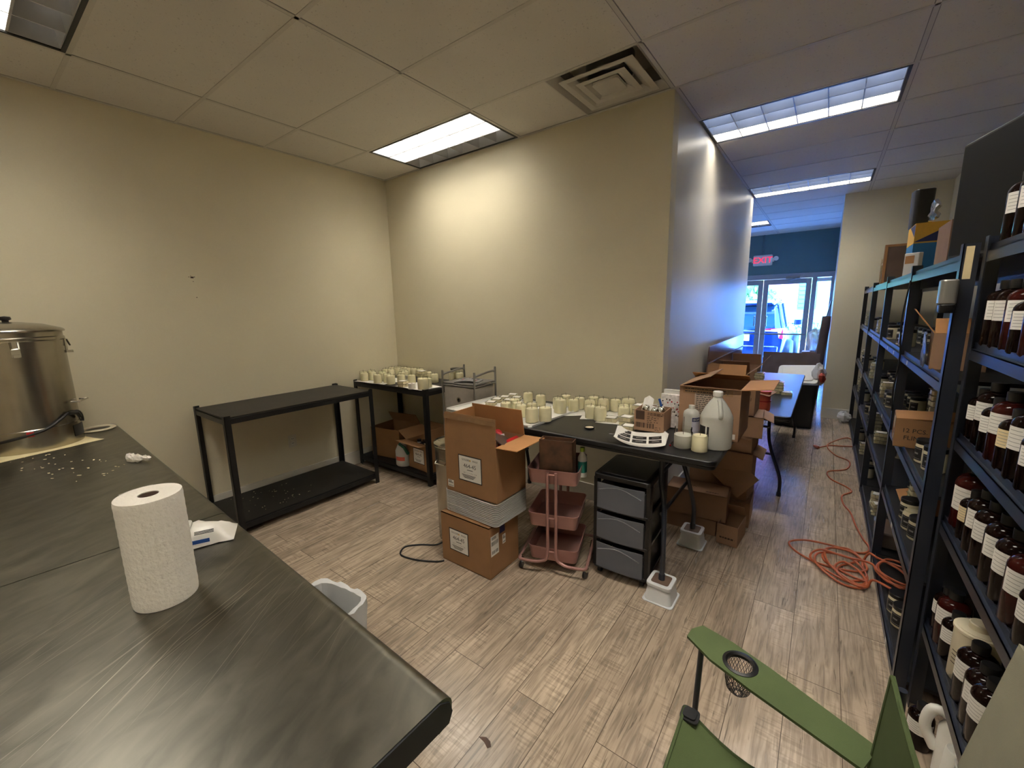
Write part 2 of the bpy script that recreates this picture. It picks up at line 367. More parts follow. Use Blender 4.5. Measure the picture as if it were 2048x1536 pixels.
        if rot: o.rotation_euler = rot
        if bevel:
            b = o.modifiers.new('bevel', 'BEVEL'); b.width = bevel; b.segments = 2; b.limit_method = 'ANGLE'; b.angle_limit = R(40)
        return o
def spline(P, n, closed=False):
    out = []; m = len(P); rng = range(m) if closed else range(m - 1)
    for i in rng:
        if closed: p0, p1, p2, p3 = P[i - 1], P[i], P[(i + 1) % m], P[(i + 2) % m]
        else: p0, p1, p2, p3 = P[max(i - 1, 0)], P[i], P[i + 1], P[min(i + 2, m - 1)]
        for k in range(n):
            t = k / n
            out.append(.5 * ((2 * p1) + (p2 - p0) * t + (2 * p0 - 5 * p1 + 4 * p2 - p3) * t * t + (3 * p1 - p0 - 3 * p2 + p3) * t ** 3))
    if not closed: out.append(P[-1])
    return out
def thing(name, label, cat, loc=(0, 0, 0), rz=0, group=None, rot=None):
    o = bpy.data.objects.new(name, None); COL.objects.link(o); o.empty_display_size = .1
    o.location = loc; o.rotation_euler = rot or (0, 0, R(rz)); return tag(o, label, cat, group)
def tag(o, label, cat, group=None):
    o['label'] = label; o['category'] = cat
    if group: o['group'] = group
    return o
def struct(o): o['kind'] = 'structure'; return o
KIDS = {}
def dup(root, loc, rz=0, label=None, group=None, scale=None, rot=None):
    r = root.copy(); COL.objects.link(r); r.location = loc; r.rotation_euler = rot or (0, 0, R(rz))
    if label: r['label'] = label
    if group: r['group'] = group
    if scale: r.scale = scale if isinstance(scale, tuple) else (scale,) * 3
    for ch in list(root.children):
        c = ch.copy(); COL.objects.link(c); c.parent = r
        for g in list(ch.children):
            d = g.copy(); COL.objects.link(d); d.parent = c
    return r
class Kind:
    # the first placement moves the source itself, later ones copy it
    def __init__(s, make): s.make = make; s.root = None
    def put(s, loc, label, rz=0, group=None, scale=None, rot=None):
        if s.root is None:
            s.root = s.make(); o = s.root; o['label'] = label; o.location = loc; o.rotation_euler = rot or (0, 0, R(rz))
            if group: o['group'] = group
            if scale: o.scale = scale if isinstance(scale, tuple) else (scale,) * 3
            return o
        return dup(s.root, loc, rz, label, group, scale or (1, 1, 1), rot)
ORD = ['first', 'second', 'third', 'fourth', 'fifth', 'sixth', 'seventh', 'eighth', 'ninth', 'tenth', 'eleventh', 'twelfth']
def on_face(side, size, u, v, eps=.0008):
    # matrix of a point on a box face: u along the face, v up (from the box centre base), size=(w, d, h)
    M, nrm = FACE[side]
    half = {'front': size[1], 'back': size[1], 'left': size[0], 'right': size[0], 'top': 0}[side] / 2
    base = nrm * (half + eps)
    if side == 'top': return TR(u, v, size[2] + eps)
    return Matrix.Translation(base) @ TR(0, 0, 0) @ M @ TR(u, v, 0)

# ------------------------------------------------------------------ room shell
CH = 2.995                       # ceiling height
XL, YB, XC, XR = -3.94, 3.05, -.922, 1.05
YE, YN, YF = 6.65, -2.3, 10.3    # corridor wall end, wall behind the camera, shop front
fl = MB(); fl.bx(-5.2, 3.2, YN - .1, YF + .05, -.1, 0); struct(fl.build('floor', floor_m, smooth=False))
def wall(name, x0, x1, y0, y1, z0, z1, m): return struct(MB().bx(x0, x1, y0, y1, z0, z1).build(name, m, smooth=False))
wall('wall_left', XL - .1, XL, YN, YB + .1, 0, CH + .12, wall_m)
wall('wall_back', XL, XC, YB, YB + .12, 0, CH + .12, wall_m)
wall('wall_corridor', XC - .12, XC, YB + .12, YE, 0, CH + .12, wall_g)
wall('wall_right', XR, XR + .1, YN, 7.25, 0, CH + .12, wall_m)
wall('wall_stub', .05, XR + .1, 7.25, 7.4, 0, CH + .12, wall_m)
wall('wall_front_right', .05, .15, 7.4, YF, 0, CH + .12, wall_g)
wall('wall_front_left', -3.6, -3.5, YE - .12, YF, 0, CH + .12, wall_g)
wall('wall_front_near', -3.5, XC - .12, YE - .12, YE, 0, CH + .12, wall_g)
wall('wall_behind', XL, XR + .1, YN - .1, YN, 0, CH + .12, wall_m)
# shop front wall with the door opening
sf = MB(); sf.bx(-3.6, .15, YF, YF + .14, 2.2, CH + .12); sf.bx(-3.6, -2.0, YF, YF + .14, 0, 2.2)
struct(sf.build('wall_front', teal_m, smooth=False))
# ceiling tiles with openings for the fixtures
GX = [-.93 + 1.219 * k for k in range(-3, 3)]; GY0 = 2.435; DY = .6096
LIGHTS = [(-3.368, -.003, 'above the steel counter'), (-3.368, 2.435, 'above the shelf of candles'), (-.93, 3.654, 'nearest in the corridor'), (-.93, 6.093, 'second along the corridor'), (-.93, 1.216, 'over the green chair'), (-2.149, 8.53, 'in the front room by the exit sign'), (-.93, -1.22, 'added out of view behind the camera for ambient light')]  # last fixture is unseen, added to raise the ambient light
VENT = (-1.54, 2.435)
CEIL_T = .02
cb = MB()
xs = [XL - .1] + [-3.368, -2.149, -1.54, -.93, .289] + [XR + .1]
ys = []; y = GY0 - DY * 8
while y < YF + .2: ys.append(y); y += DY
for i in range(len(xs) - 1):
    for j in range(len(ys) - 1):
        a, b = xs[i], ys[j]
        if any(abs(a - h[0]) < .02 and abs(b - h[1]) < .02 for h in LIGHTS) or (abs(a + 1.54) < .01 and any(abs(h[0] + 2.149) < .01 and abs(h[1] - b) < .01 for h in LIGHTS)): continue
        if abs(a + 1.54) < .01 and abs(b - GY0) < .01: continue
        cb.bx(a, xs[i + 1], b, ys[j + 1], CH, CH + CEIL_T)
struct(cb.build('ceiling', tile_m, smooth=False))
wall('ceiling_plenum', -5, 1.3, YN - .1, YF + .2, CH + .3, CH + .34, wall_m)
for k, (x0, x1, y0, y1) in enumerate([(-5, 1.3, YN - .14, YN - .1), (-5, 1.3, YF + .14, YF + .2), (-5.04, -5, YN - .1, YF + .2), (1.3, 1.34, YN - .1, YF + .2)]):
    wall('trim_%d' % (20 + k), x0, x1, y0, y1, CH, CH + .34, wall_m)
tb = MB()
for x in (-3.368, -2.149, -.93, .289): tb.bx(x - .011, x + .011, YN, YF, CH - .0025, CH + .004)
for yy in ys:
    if YN < yy < YF: tb.bx(XL if yy < YB else -3.5, XR if yy < 7.3 else .05, yy - .011, yy + .011, CH - .0025, CH + .004)
struct(tb.build('trim_1', grid_m, smooth=False))
am = MB()
am.bx(XL, XL + .022, YN, YB, CH - .004, CH + .003); am.bx(XL, XC, YB - .022, YB, CH - .004, CH + .003); am.bx(XC, XC + .022, YB, YE, CH - .004, CH + .003)
struct(am.build('trim_2', grid_m, smooth=False))
gap = MB()   # grey strips standing in for shadow lines along wall angle and grid bars
gap.bx(XL + .02, XL + .026, YN, YB, CH - .0012, CH + .001); gap.bx(XL, XC, YB - .026, YB - .02, CH - .0012, CH + .001); gap.bx(XC + .02, XC + .026, YB, YE, CH - .0012, CH + .001)
for x in (-3.368, -2.149, -.93, .289):
    for d in (-.013, .013): gap.bx(x + d - .0018, x + d + .0018, YN, YF, CH - .0012, CH + .001)
struct(gap.build('trim_3', ink_g, smooth=False))
# baseboards
def bb(name, x0, x1, y0, y1): struct(MB().bx(x0, x1, y0, y1, 0, .145).build(name, white_trim, bevel=.003))
bb('baseboard_left', XL, XL + .015, YN, YB); bb('baseboard_back', XL + .015, XC, YB - .015, YB)
bb('baseboard_corridor', XC, XC + .015, YB - .015, YE); bb('baseboard_stub', .05, XR, 7.235, 7.25)
bb('baseboard_right', XR - .015, XR, YN, 7.235)

# ------------------------------------------------------------------ troffers
def make_troffer(lit=(0, 1), lamp=None):
    t = thing('ceiling_light', 'x', 'ceiling light')
    W2, D2, H = 1.219, .6096, .15
    f = MB()   # black edged frame and housing
    for y in (.012, D2 - .03): f.bx(.02, W2 - .02, y, y + .018, -.004, .03)
    for x in (.012, W2 - .03): f.bx(x, x + .018, .012, D2 - .012, -.004, .03)
    f.build('frame', black_metal, t, smooth=False)
    h = MB(); h.bx(.01, W2 - .01, .01, .014, 0, H + .01); h.bx(.01, W2 - .01, D2 - .014, D2 - .01, 0, H + .01)
    h.bx(.01, .014, .01, D2 - .01, 0, H + .01); h.bx(W2 - .014, W2 - .01, .01, D2 - .01, 0, H + .01); h.bx(.01, W2 - .01, .01, D2 - .01, H + .01, H + .014)
    h.build('housing', louver_m, t, smooth=False)
    x0, x1, y0, y1 = .03, W2 - .03, .03, D2 - .03; dy = (y1 - y0) / 3; dx = (x1 - x0) / 6
    for k in range(3):
        MB().bx(x0, x1, y0 + k * dy + .012, y0 + (k + 1) * dy - .012, H - .012, H).build('lamp_panel', (lamp or lamp_on) if k in lit else (lamp_off if len(lit) > 1 else unlit_glow), t, smooth=False)
    l = MB()
    for k in range(4): l.faces([(x0, y0 + k * dy - .005, .002), (x1, y0 + k * dy - .005, .002), (x1, y0 + k * dy + .005, .002), (x0, y0 + k * dy + .005, .002), (x0, y0 + k * dy - .014, H - .016), (x1, y0 + k * dy - .014, H - .016), (x1, y0 + k * dy + .014, H - .016), (x0, y0 + k * dy + .014, H - .016)], [(0, 1, 2, 3), (7, 6, 5, 4), (0, 4, 5, 1), (3, 2, 6, 7), (0, 3, 7, 4), (1, 5, 6, 2)])
    for k in range(7): l.bx(x0 + k * dx - .0035, x0 + k * dx + .0035, y0, y1, .002, H - .03)
    l.build('louver', louver_m, t, smooth=False)
    return t
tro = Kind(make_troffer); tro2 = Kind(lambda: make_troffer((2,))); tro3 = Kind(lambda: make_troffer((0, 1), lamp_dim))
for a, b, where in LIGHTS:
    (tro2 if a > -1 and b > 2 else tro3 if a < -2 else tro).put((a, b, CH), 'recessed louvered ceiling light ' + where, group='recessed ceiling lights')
t = thing('ceiling_vent', 'square white louvered air vent in the ceiling near the wall corner', 'air vent', (VENT[0] + .305, VENT[1] + .305, CH))
def ring(mb, a, b, z0, z1, th=.004):
    # square frustum ring: half size a at z0, b at z1
    v = []
    for q, z in ((a, z0), (b, z1), (b - th, z1), (a - th * 2, z0)): v += [(-q, -q, z), (q, -q, z), (q, q, z), (-q, q, z)]
    fs = []
    for k in range(4):
        n = (k + 1) % 4
        for i in range(4): j = (i + 1) % 4; fs.append((k * 4 + i, k * 4 + j, n * 4 + j, n * 4 + i))
    mb.faces(v, fs)
f = MB(); ring(f, .303, .25, -.003, .05); f.build('vent_frame', grid_m, t, smooth=False)
for a, b, z in ((.238, .175, .02), (.160, .105, .015)):
    f = MB(); ring(f, a, b, z - .028, z - .004, .02); f.build('vent_ring', grid_m, t, smooth=False)
f = MB(); f.rbox((.17, .17, .016), .015, (0, 0, -.006)); f.cyl(.006, .012, (.01, .01, .0)); f.build('vent_centre_plate', grid_m, t, smooth=False)
f = MB(); f.box((.56, .56, .012), (0, 0, .16)); f.bx(-.28, .28, -.284, -.28, .04, .16); f.bx(-.28, .28, .28, .284, .04, .16); f.bx(-.284, -.28, -.28, .28, .04, .16); f.bx(.28, .284, -.28, .28, .04, .16)
f.build('vent_box', grid_m, t, smooth=False)
f = MB(); f.lathe([(.15, .05), (.15, .156), (.14, .156), (.14, .05), (.15, .05)], seg=30); f.build('duct_collar', grey_metal, t)

# ------------------------------------------------------------------ wall fittings
t = thing('wall_outlet', 'white double wall outlet under the empty black shelf', 'outlet', (XL, 1.778, .43), 90)
MB().rbox((.075, .118, .007), .006, M=RX(90)).build('cover_plate', white_trim, t)
for z in (-.021, .021):
    f = MB(); f.rbox((.032, .03, .004), .008, M=TR(0, -.005, z) @ RX(90)); f.build('socket', white_pl, t)
    f = MB(); f.bx(-.008, -.005, -.009, -.0069, z - .004, z + .006); f.bx(.005, .008, -.009, -.0069, z - .004, z + .006); f.cyl(.002, .002, (0, -.0069, z - .009), 8, M=None); f.build('slot', ink, t, smooth=False)

# ------------------------------------------------------------------ shop front: doors, sidelight, exit sign
def frame_rect(mb, x0, x1, z0, z1, y0, y1, st, top, bot):
    mb.bx(x0, x0 + st, y0, y1, z0, z1); mb.bx(x1 - st, x1, y0, y1, z0, z1); mb.bx(x0 + st, x1 - st, y0, y1, z1 - top, z1); mb.bx(x0 + st, x1 - st, y0, y1, z0, z0 + bot)
door_fr = mat('grey_aluminium_frame', (150, 156, 164), .4, metal=.5, var=.03)
f = MB(); f.bx(-2.0, .05, YF - .02, YF + .12, 2.1, 2.2); f.bx(-2.0, -1.95, YF - .02, YF + .12, 0, 2.1); f.bx(-.30, -.22, YF - .02, YF + .12, 0, 2.1); f.bx(0.0, .05, YF - .02, YF + .12, 0, 2.1)
f.bx(-.22, 0, YF - .02, YF + .12, 0, .1)
struct(f.build('trim_4', door_fr, bevel=.004))
for n, (x0, x1, hx) in enumerate(((-1.95, -1.13, -1.24), (-1.125, -.305, -1.02))):
    f = MB(); frame_rect(f, x0, x1, .01, 2.095, YF + .02, YF + .065, .09, .1, .25); d = struct(f.build('door_%d' % (n + 1), door_fr, bevel=.003))
    MB().bx(x0 + .085, x1 - .085, YF + .04, YF + .046, .25, 2.0).build('glass_pane', window_glass, d, smooth=False)
    f = MB(); f.bx(x0 + .02, x1 - .02, YF - .03, YF - .01, .97, 1.0); f.bx(x0 + .03, x0 + .05, YF - .03, YF + .02, .975, .995); f.bx(x1 - .05, x1 - .03, YF - .03, YF + .02, .975, .995); f.build('push_bar', grey_metal, d, smooth=False)
    f = MB(); f.tube([(hx, YF + .02, 1.15), (hx, YF - .05, 1.15), (hx, YF - .05, 1.35), (hx, YF + .02, 1.35)], .011); f.build('pull_handle', chrome, d)
MB().bx(-.22, 0, YF + .04, YF + .046, .1, 2.1).build('window_1', window_glass, smooth=False)['kind'] = 'structure'
MB().bx(-.22, 0, YF + .0, YF + .03, 2.02, 2.09).build('window_blind_head', white_pl)
b_ = bpy.data.objects['window_blind_head']; tag(b_, 'rolled white blind at the top of the narrow side window', 'blind')
t = thing('door_closer', 'grey door closer arm above the right glass door', 'door closer', (-.62, YF - .02, 2.12))
f = MB(); f.box((.24, .05, .055)); f.build('closer_body', grey_metal, t, bevel=.006)
f = MB(); f.tube([(.05, -.02, -.02), (.1, -.16, -.035), (-.1, -.02, -.06)], .008); f.build('closer_arm', grey_metal, t)
t = thing('exit_sign', 'lit red EXIT sign with two emergency lamp heads over the glass doors', 'exit sign', (-1.17, YF - .035, 2.49))
f = MB(); f.rbox((.34, .21, .05), .02, M=RX(90)); f.box((.40, .03, .07), (0, 0, 0)); f.build('housing', white_pl, t)
f = MB(); f.text('EXIT', .17, TR(0, -.027, 0) @ RX(90)); f.build('lettering', red_glow, t, smooth=False)
for x in (-.235, .235):
    f = MB(); f.lathe([(.02, 0), (.045, .03), (.045, .05), (0, .055)], seg=16, M=TR(x, -.01, .02) @ RX(90)); f.build('lamp_head', white_pl, t)
MB().tube([(0, 0, .1), (0, .015, CH - 2.49)], .012).build('conduit', teal_m, t)
# wall marks
f = MB()
for dy, dz, s in ((0, 0, .012), (.015, .004, .005), (-.02, .003, .004), (.004, -.03, .004), (.012, -.15, .005), (-.008, .012, .003)):
    f.box((.001, s * 1.6, s), (XL + .0006, 1.18 + dy, 1.90 + dz))
tag(f.build('wall_marks', ink_b, smooth=False), 'small dark scuff marks on the bare left wall', 'marks')

# ------------------------------------------------------------------ outside: car, trees, building
MB().bx(-40, 40, YF + .14, 60, -.16, -.06).build('floor_outside', asphalt, smooth=False)['kind'] = 'structure'
CY0 = 12.3; CX = -1.72
t = thing('parked_car', 'dark blue sport utility vehicle parked tail first outside the glass doors', 'car', (CX, CY0, -.06))
def loft(mb, secs, slot=0):
    # secs: (y, [(x, z) half profile from bottom to top])
    n = len(secs[0][1]); vs = []; fs = []
    for y, pr in secs:
        vs += [(-x, y, z) for x, z in pr] + [(x, y, z) for x, z in reversed(pr)]
    m = 2 * n
    for i in range(len(secs) - 1):
        for k in range(m): l = (k + 1) % m; fs.append((i * m + k, i * m + l, (i + 1) * m + l, (i + 1) * m + k))
    fs += [tuple(range(m)), tuple(range((len(secs) - 1) * m, len(secs) * m))[::-1]]
    mb.faces(vs, fs, None, slot)
b = MB()
low = lambda q, zt: [(.78 * q, .28), (.90 * q, .42), (.94 * q, .75), (.93 * q, zt - .08), (.86 * q, zt)]
loft(b, [(0, low(.93, .98)), (.12, low(.98, 1.02)), (.6, low(1, 1.05)), (3.2, low(1, 1.04)), (4.3, low(.98, .98)), (4.7, low(.86, .8))])
b.build('car_body', car_p, t, bevel=.02)
g = MB(); top = lambda q, z0, z1: [(.84 * q, z0), (.84 * q, z0 + .06), (.70 * q, z1 - .06), (.62 * q, z1)]
loft(g, [(.10, top(1, .98, 1.06)), (.34, top(1, 1.0, 1.62)), (.7, top(1, 1.0, 1.72)), (1.6, top(1, 1.0, 1.74)), (2.5, top(.98, 1.0, 1.66)), (3.3, top(.9, 1.0, 1.1))])
g.build('cabin_glass', car_g, t, bevel=.015)
rf = MB(); loft(rf, [(.16, [(.64, 1.63), (.60, 1.68)]), (.5, [(.68, 1.69), (.60, 1.75)]), (1.6, [(.70, 1.72), (.60, 1.78)]), (2.4, [(.66, 1.66), (.56, 1.70)])]); rf.build('roof', car_p, t, bevel=.01)
for s in (-1, 1):
    MB().tube([(s * .62, .45, 1.76), (s * .62, .55, 1.81), (s * .63, 2.0, 1.82), (s * .62, 2.1, 1.76)], .018, smooth=3).build('roof_rail', chrome, t)
    p = MB(); p.tube([(s * .86, .16, 1.02), (s * .70, .40, 1.66)], .035); p.tube([(s * .86, 1.5, 1.04), (s * .72, 1.55, 1.68)], .03); p.build('pillar', car_p, t)
    l = MB(); l.faces([(s * .42, -.02, 1.0), (s * .42, -.02, 1.05), (s * .87, .02, 1.07), (s * .95, .30, 1.05), (s * .95, .26, .95), (s * .89, -.02, .80), (s * .80, -.03, .82), (s * .77, -.03, .98)], [(0, 1, 2, 7), (2, 5, 6, 7), (2, 3, 4, 5)]); l.build('tail_light', tail_m, t, smooth=False)
    m = MB(); m.rbox((.2, .1, .15), .03, (s * 1.06, 2.55, 1.13)); m.tube([(s * .9, 2.55, 1.08), (s * 1.0, 2.55, 1.1)], .02); m.build('wing_mirror', car_p, t, bevel=.01)
    for y in (.85, 3.7):
        wv = MB(); wv.lathe([(.36, 0), (.38, .04), (.38, .18), (.34, .22)], seg=28, M=TR(s * .95 - (.11 if s > 0 else -.11), y, .36) @ RY(90 * s)); wv.build('wheel', black_rub, t)
b = MB(); b.bx(-.8, .8, -.06, .04, .36, .62); b.build('bumper', car_p, t, bevel=.02)
b = MB(); b.bx(-.72, .72, -.075, -.04, .34, .37); b.bx(-.72, .72, -.075, -.04, .60, .62); b.build('bumper_trim', chrome, t, bevel=.004)
b = MB(); b.bx(-.16, .16, -.05, -.012, .74, .90); b.build('licence_plate', white_pl, t, bevel=.004)
b = MB(); b.text('KT 1572', .09, TR(0, -.0515, .82) @ RX(90)); b.build('plate_lettering', ink_blue, t, smooth=False)
b = MB(); b.bx(-.62, .62, -.012, 0.01, 1.0, 1.03); b.build('tailgate_strip', chrome, t, smooth=False)
b = MB(); b.bx(-.6, .6, .04, .3, 1.66, 1.70); b.build('rear_spoiler', car_p, t, bevel=.01)
t = thing('brick_building', 'red brick building with teal shutters across the parking lot', 'building', (0, 26, 0))
f = MB(); f.bx(-16, -1.28, 0, 6, 0, 9); f.build('brick_wall', brick_m, t, smooth=False)
f = MB(); f.bx(-1.28, 12, 0, 6, 0, 9); f.build('siding_wall', stone_m, t, smooth=False)
f = MB(); f.bx(-1.28, -.5, -.12, 0, 1.3, 4.2)
for k in range(13): f.bx(-1.24, -.54, -.16, -.12, 1.4 + k * .21, 1.53 + k * .21)
f.build('shutter', shutter_m, t, smooth=False)
f = MB(); f.bx(-16, 12, -.6, 0, 0, 1.28); f.build('ledge', stone_m, t, smooth=False)
def foliage(name, label, cat, loc, balls, n, size, m, grp=None, trunk=None):
    t = thing(name, label, cat, loc, group=grp); f = MB()
    for i in range(n):
        c, r = random.choice(balls); d = Vector((random.gauss(0, 1), random.gauss(0, 1), random.gauss(0, 1))).normalized() * r * random.uniform(.55, 1)
        p = Vector(c) + d; M = Matrix.Translation(p) @ Euler((random.random() * 6, random.random() * 6, random.random() * 6)).to_matrix().to_4x4(); s = size * random.uniform(.6, 1.3)
        f.faces([(-s, 0, 0), (0, -s * .45, 0), (s, 0, .1 * s), (0, s * .45, 0)], [(0, 1, 2, 3)], M)
    f.build('foliage', m, t, smooth=False)
    if trunk: MB().lathe([(trunk[0], 0), (trunk[0] * .6, trunk[1])], seg=10).build('trunk', wood_br, t)
foliage('leafy_tree', 'bright green tree beyond the parked car', 'tree', (-4.2, 20, -.06), [((0, 0, 2.4), 1.5), ((1.1, 0, 2.0), 1.1), ((-1.2, 0, 2.4), 1.3), ((.3, 0, 3.6), 1.2), ((1.9, .2, 1.7), .7)], 2600, .16, leaf_m, trunk=(.12, 2.2))
foliage('low_hedge', 'low pale green hedge beside the parking lot', 'hedge', (-2.0, 22, -.06), [((x, 0, .5), .6) for x in (-1.5, -.6, .3, 1.2, 2.1)], 1400, .13, hedge_m)

# ------------------------------------------------------------------ steel counter tables
def steel_table(name, label, x0, x1, y0, y1, z, loc=(0, 0, 0), rz=0):
    t = thing(name, label, 'work table', loc, rz)
    f = MB()   # top with rolled bullnose on the aisle side (y1)
    prof = [(y0, z), (y1 - .03, z)] + [(y1 - .03 + .03 * math.sin(a), z - .022 + .022 * math.cos(a)) for a in (.3, .6, .9, 1.2, 1.57)] + [(y1 - .002, z - .05), (y1 - .012, z - .062), (y1 - .035, z - .066), (y1 - .035, z - .06), (y0, z - .06)]
    n = len(prof); vs = [(x0, y, zz) for y, zz in prof] + [(x1, y, zz) for y, zz in prof]
    f.faces(vs, [(i, (i + 1) % n, n + (i + 1) % n, n + i) for i in range(n)] + [tuple(range(n)), tuple(range(2 * n - 1, n - 1, -1))])
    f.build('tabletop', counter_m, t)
    f = MB(); f.prism([(y, zz) for y, zz in [(y0, z - .002), (y1 - .03, z - .003), (y1 - .008, z - .016), (y1 - .002, z - .04), (y1 - .012, z - .06), (y0, z - .06)]], 0, .003, M=Matrix(((0, 0, 1, x1), (1, 0, 0, 0), (0, 1, 0, 0), (0, 0, 0, 1))))
    f.build('end_cap', grey_box, t, smooth=False)
    for lx in (x0 + .07, x1 - .07):
        for ly in (y0 + .06, y1 - .09):
            g = MB(); g.cyl(.02, z - .1, (lx, ly, .035)); g.cyl(.026, .03, (lx, ly, .006)); g.build('leg', steel, t)
    f = MB(); f.bx(x0 + .05, x1 - .05, y0 + .04, y1 - .07, .24, .265); f.build('undershelf', steel, t, bevel=.004)
    return t
CA = math.degrees(math.atan2(-.125, 3.34))
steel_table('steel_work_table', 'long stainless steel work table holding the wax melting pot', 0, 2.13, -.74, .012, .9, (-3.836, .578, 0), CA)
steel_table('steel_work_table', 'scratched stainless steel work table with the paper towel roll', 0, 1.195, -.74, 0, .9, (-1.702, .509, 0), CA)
# the smaller end table keeps a square corner beside the seam
t = thing('wax_melting_pot', 'tall stainless steel wax melting pot with lid on the steel work table', 'melting pot', (-3.56, .19, .903), 20); t.scale = (1.09, 1.09, 1.18)
f = MB(); f.lathe([(.188, 0), (.19, .01), (.19, .10), (.187, .103), (.187, .50), (.192, .505), (.192, .515), (.187, .52), (.187, .545), (.18, .545), (.18, .2), (0, .2)], seg=48); f.build('pot_body', steel, t)
f = MB(); f.lathe([(.196, .541), (.198, .548), (.19, .556), (.12, .578), (.04, .588), (0, .589)], seg=48); f.build('lid', steel, t)
f = MB(); f.lathe([(.012, .585), (.012, .595), (.022, .6), (.02, .612), (0, .616)], seg=16); f.build('lid_knob', plastic_black, t)
for a in (-20, 65, 160, 250):
    g = MB(); M = RZ(a) @ TR(.19, 0, .47); g.box((.006, .03, .07), M=M); g.tube([(.004, -.012, .03), (.014, -.012, .0), (.014, .012, .0), (.004, .012, .03)], .004, M=M); g.box((.02, .022, .012), (.012, 0, -.03), M=M); g.build('latch', chrome, t)
f = MB(); M = RZ(45) @ TR(.19, 0, .2); f.tube([(0, -.05, 0), (.035, -.05, .0), (.035, .05, .0), (0, .05, 0)], .004, M=M); f.build('side_handle', chrome, t)
f = MB(); M = RZ(-24) @ TR(.191, 0, .085); f.box((.006, .026, .022), M=M); f.build('power_switch', red_m, t, bevel=.002)
f = MB(); f.lathe([(.1915, .03), (.1915, .085)], seg=10, a0=R(28), a1=R(58)); f.build('rating_label', grey_box, t)
f = MB(); f.tube([(.195 * math.cos(R(a)), .195 * math.sin(R(a)), z) for a, z in ((-75, .055), (-45, .07), (-10, .095), (10, .13), (22, .15), (40, .15), (52, .13), (58, .105), (56, .09))], .006, smooth=5); f.tube([(.2 * math.cos(R(22)), .2 * math.sin(R(22)), .15), (.21 * math.cos(R(32)), .21 * math.sin(R(32)), .145), (.2 * math.cos(R(42)), .2 * math.sin(R(42)), .12)], .009); f.build('power_cord', black_rub, t)
f = MB(); g = []
for i in range(7): g.append([(-.3 + .52 * i / 6 + random.uniform(-.004, .004), -.22 + .42 * j / 6 + random.uniform(-.004, .004), .0015) for j in range(7)])
f.sheet(g, .0015); tag(f.build('parchment_sheet', mat('waxed_paper', (222, 208, 164), .5, var=.08), loc=(-3.53, .2, .9012), rot=(0, 0, R(14))), 'yellowed paper sheet under the wax melting pot', 'paper')
f = MB(); f.lathe([(.085, 0), (.09, .006), (.085, .012), (.062, .01), (.062, .002), (.085, 0)], seg=32); tag(f.build('wax_ring', cream_pl, loc=(-3.70, .475, .902)), 'pale flat wax ring on the steel table behind the pot', 'ring')
f = MB(); f.rbox((.05, .026, .015), .007, (-.02, 0, .008)); f.ball(.024, (-.025, 0, .02), 10, (1.3, .7, .8), jit=.25); f.ball(.024, (.022, .005, .02), 10, (1.2, .8, .8), jit=.3); f.ball(.02, (.062, .014, .018), 10, (1.3, .5, .7), jit=.35)
tag(f.build('crumpled_tissue', tissue, loc=(-2.70, .455, .901), rot=(0, 0, R(20)), smooth=False), 'small crumpled white tissue on the steel table', 'tissue')
f = MB()
for i in range(46):
    s = random.uniform(.002, .007); f.box((s * random.uniform(1, 3), s, .0012), M=TR(random.uniform(-.45, .4), random.uniform(-.12, .12) + .02, .0006) @ RZ(random.uniform(-30, 30)))
o = tag(f.build('wax_flakes', cream_wax, loc=(-2.95, .2, .9006), rot=(0, 0, R(15)), smooth=False), 'scattered wax flakes on the steel table in front of the melting pot', 'wax flakes'); o['kind'] = 'stuff'
# paper towel roll
t = thing('paper_towel_roll', 'upright white paper towel roll on the steel work table', 'paper towel', (-1.303, .232, .901), 10)
def quilt():
    f = MB(); n = 96; rows = 40; vs = []; fs = []
    for k in range(rows + 1):
        for i in range(n):
            a = 2 * PI * i / n; z = .279 * k / rows
            r = .067 + .0007 * math.sin(14 * a + 130 * z) * math.sin(14 * a - 130 * z)
            if k in (0, rows): r = .066
            vs.append((r * math.cos(a), r * math.sin(a), z))
    for k in range(rows):
        for i in range(n): j = (i + 1) % n; fs.append((k * n + i, k * n + j, (k + 1) * n + j, (k + 1) * n + i))
    b = len(vs); vs += [(.021 * math.cos(2 * PI * i / n), .021 * math.sin(2 * PI * i / n), z) for z in (.279, .002) for i in range(n)]
    for i in range(n):
        j = (i + 1) % n; fs += [(rows * n + i, rows * n + j, b + j, b + i), (b + i, b + j, b + n + j, b + n + i), (b + n + i, b + n + j, j, i)]
    return f.faces(vs, fs)
quilt().build('paper_roll', tissue, t)
f = MB(); f.lathe([(.0208, .001), (.0208, .277), (.0195, .277), (.0195, .001), (.0208, .001)], seg=28); f.build('cardboard_core', wood_br, t)
f = MB(); f.sheet([[(.0685 * math.cos(R(a)), .0685 * math.sin(R(a)) - (.006 if a > 196 else 0), z) for a in (150, 165, 180, 192, 204)] for z in (.002, .1, .19, .279)], .0012); f.build('loose_sheet_end', tissue, t)
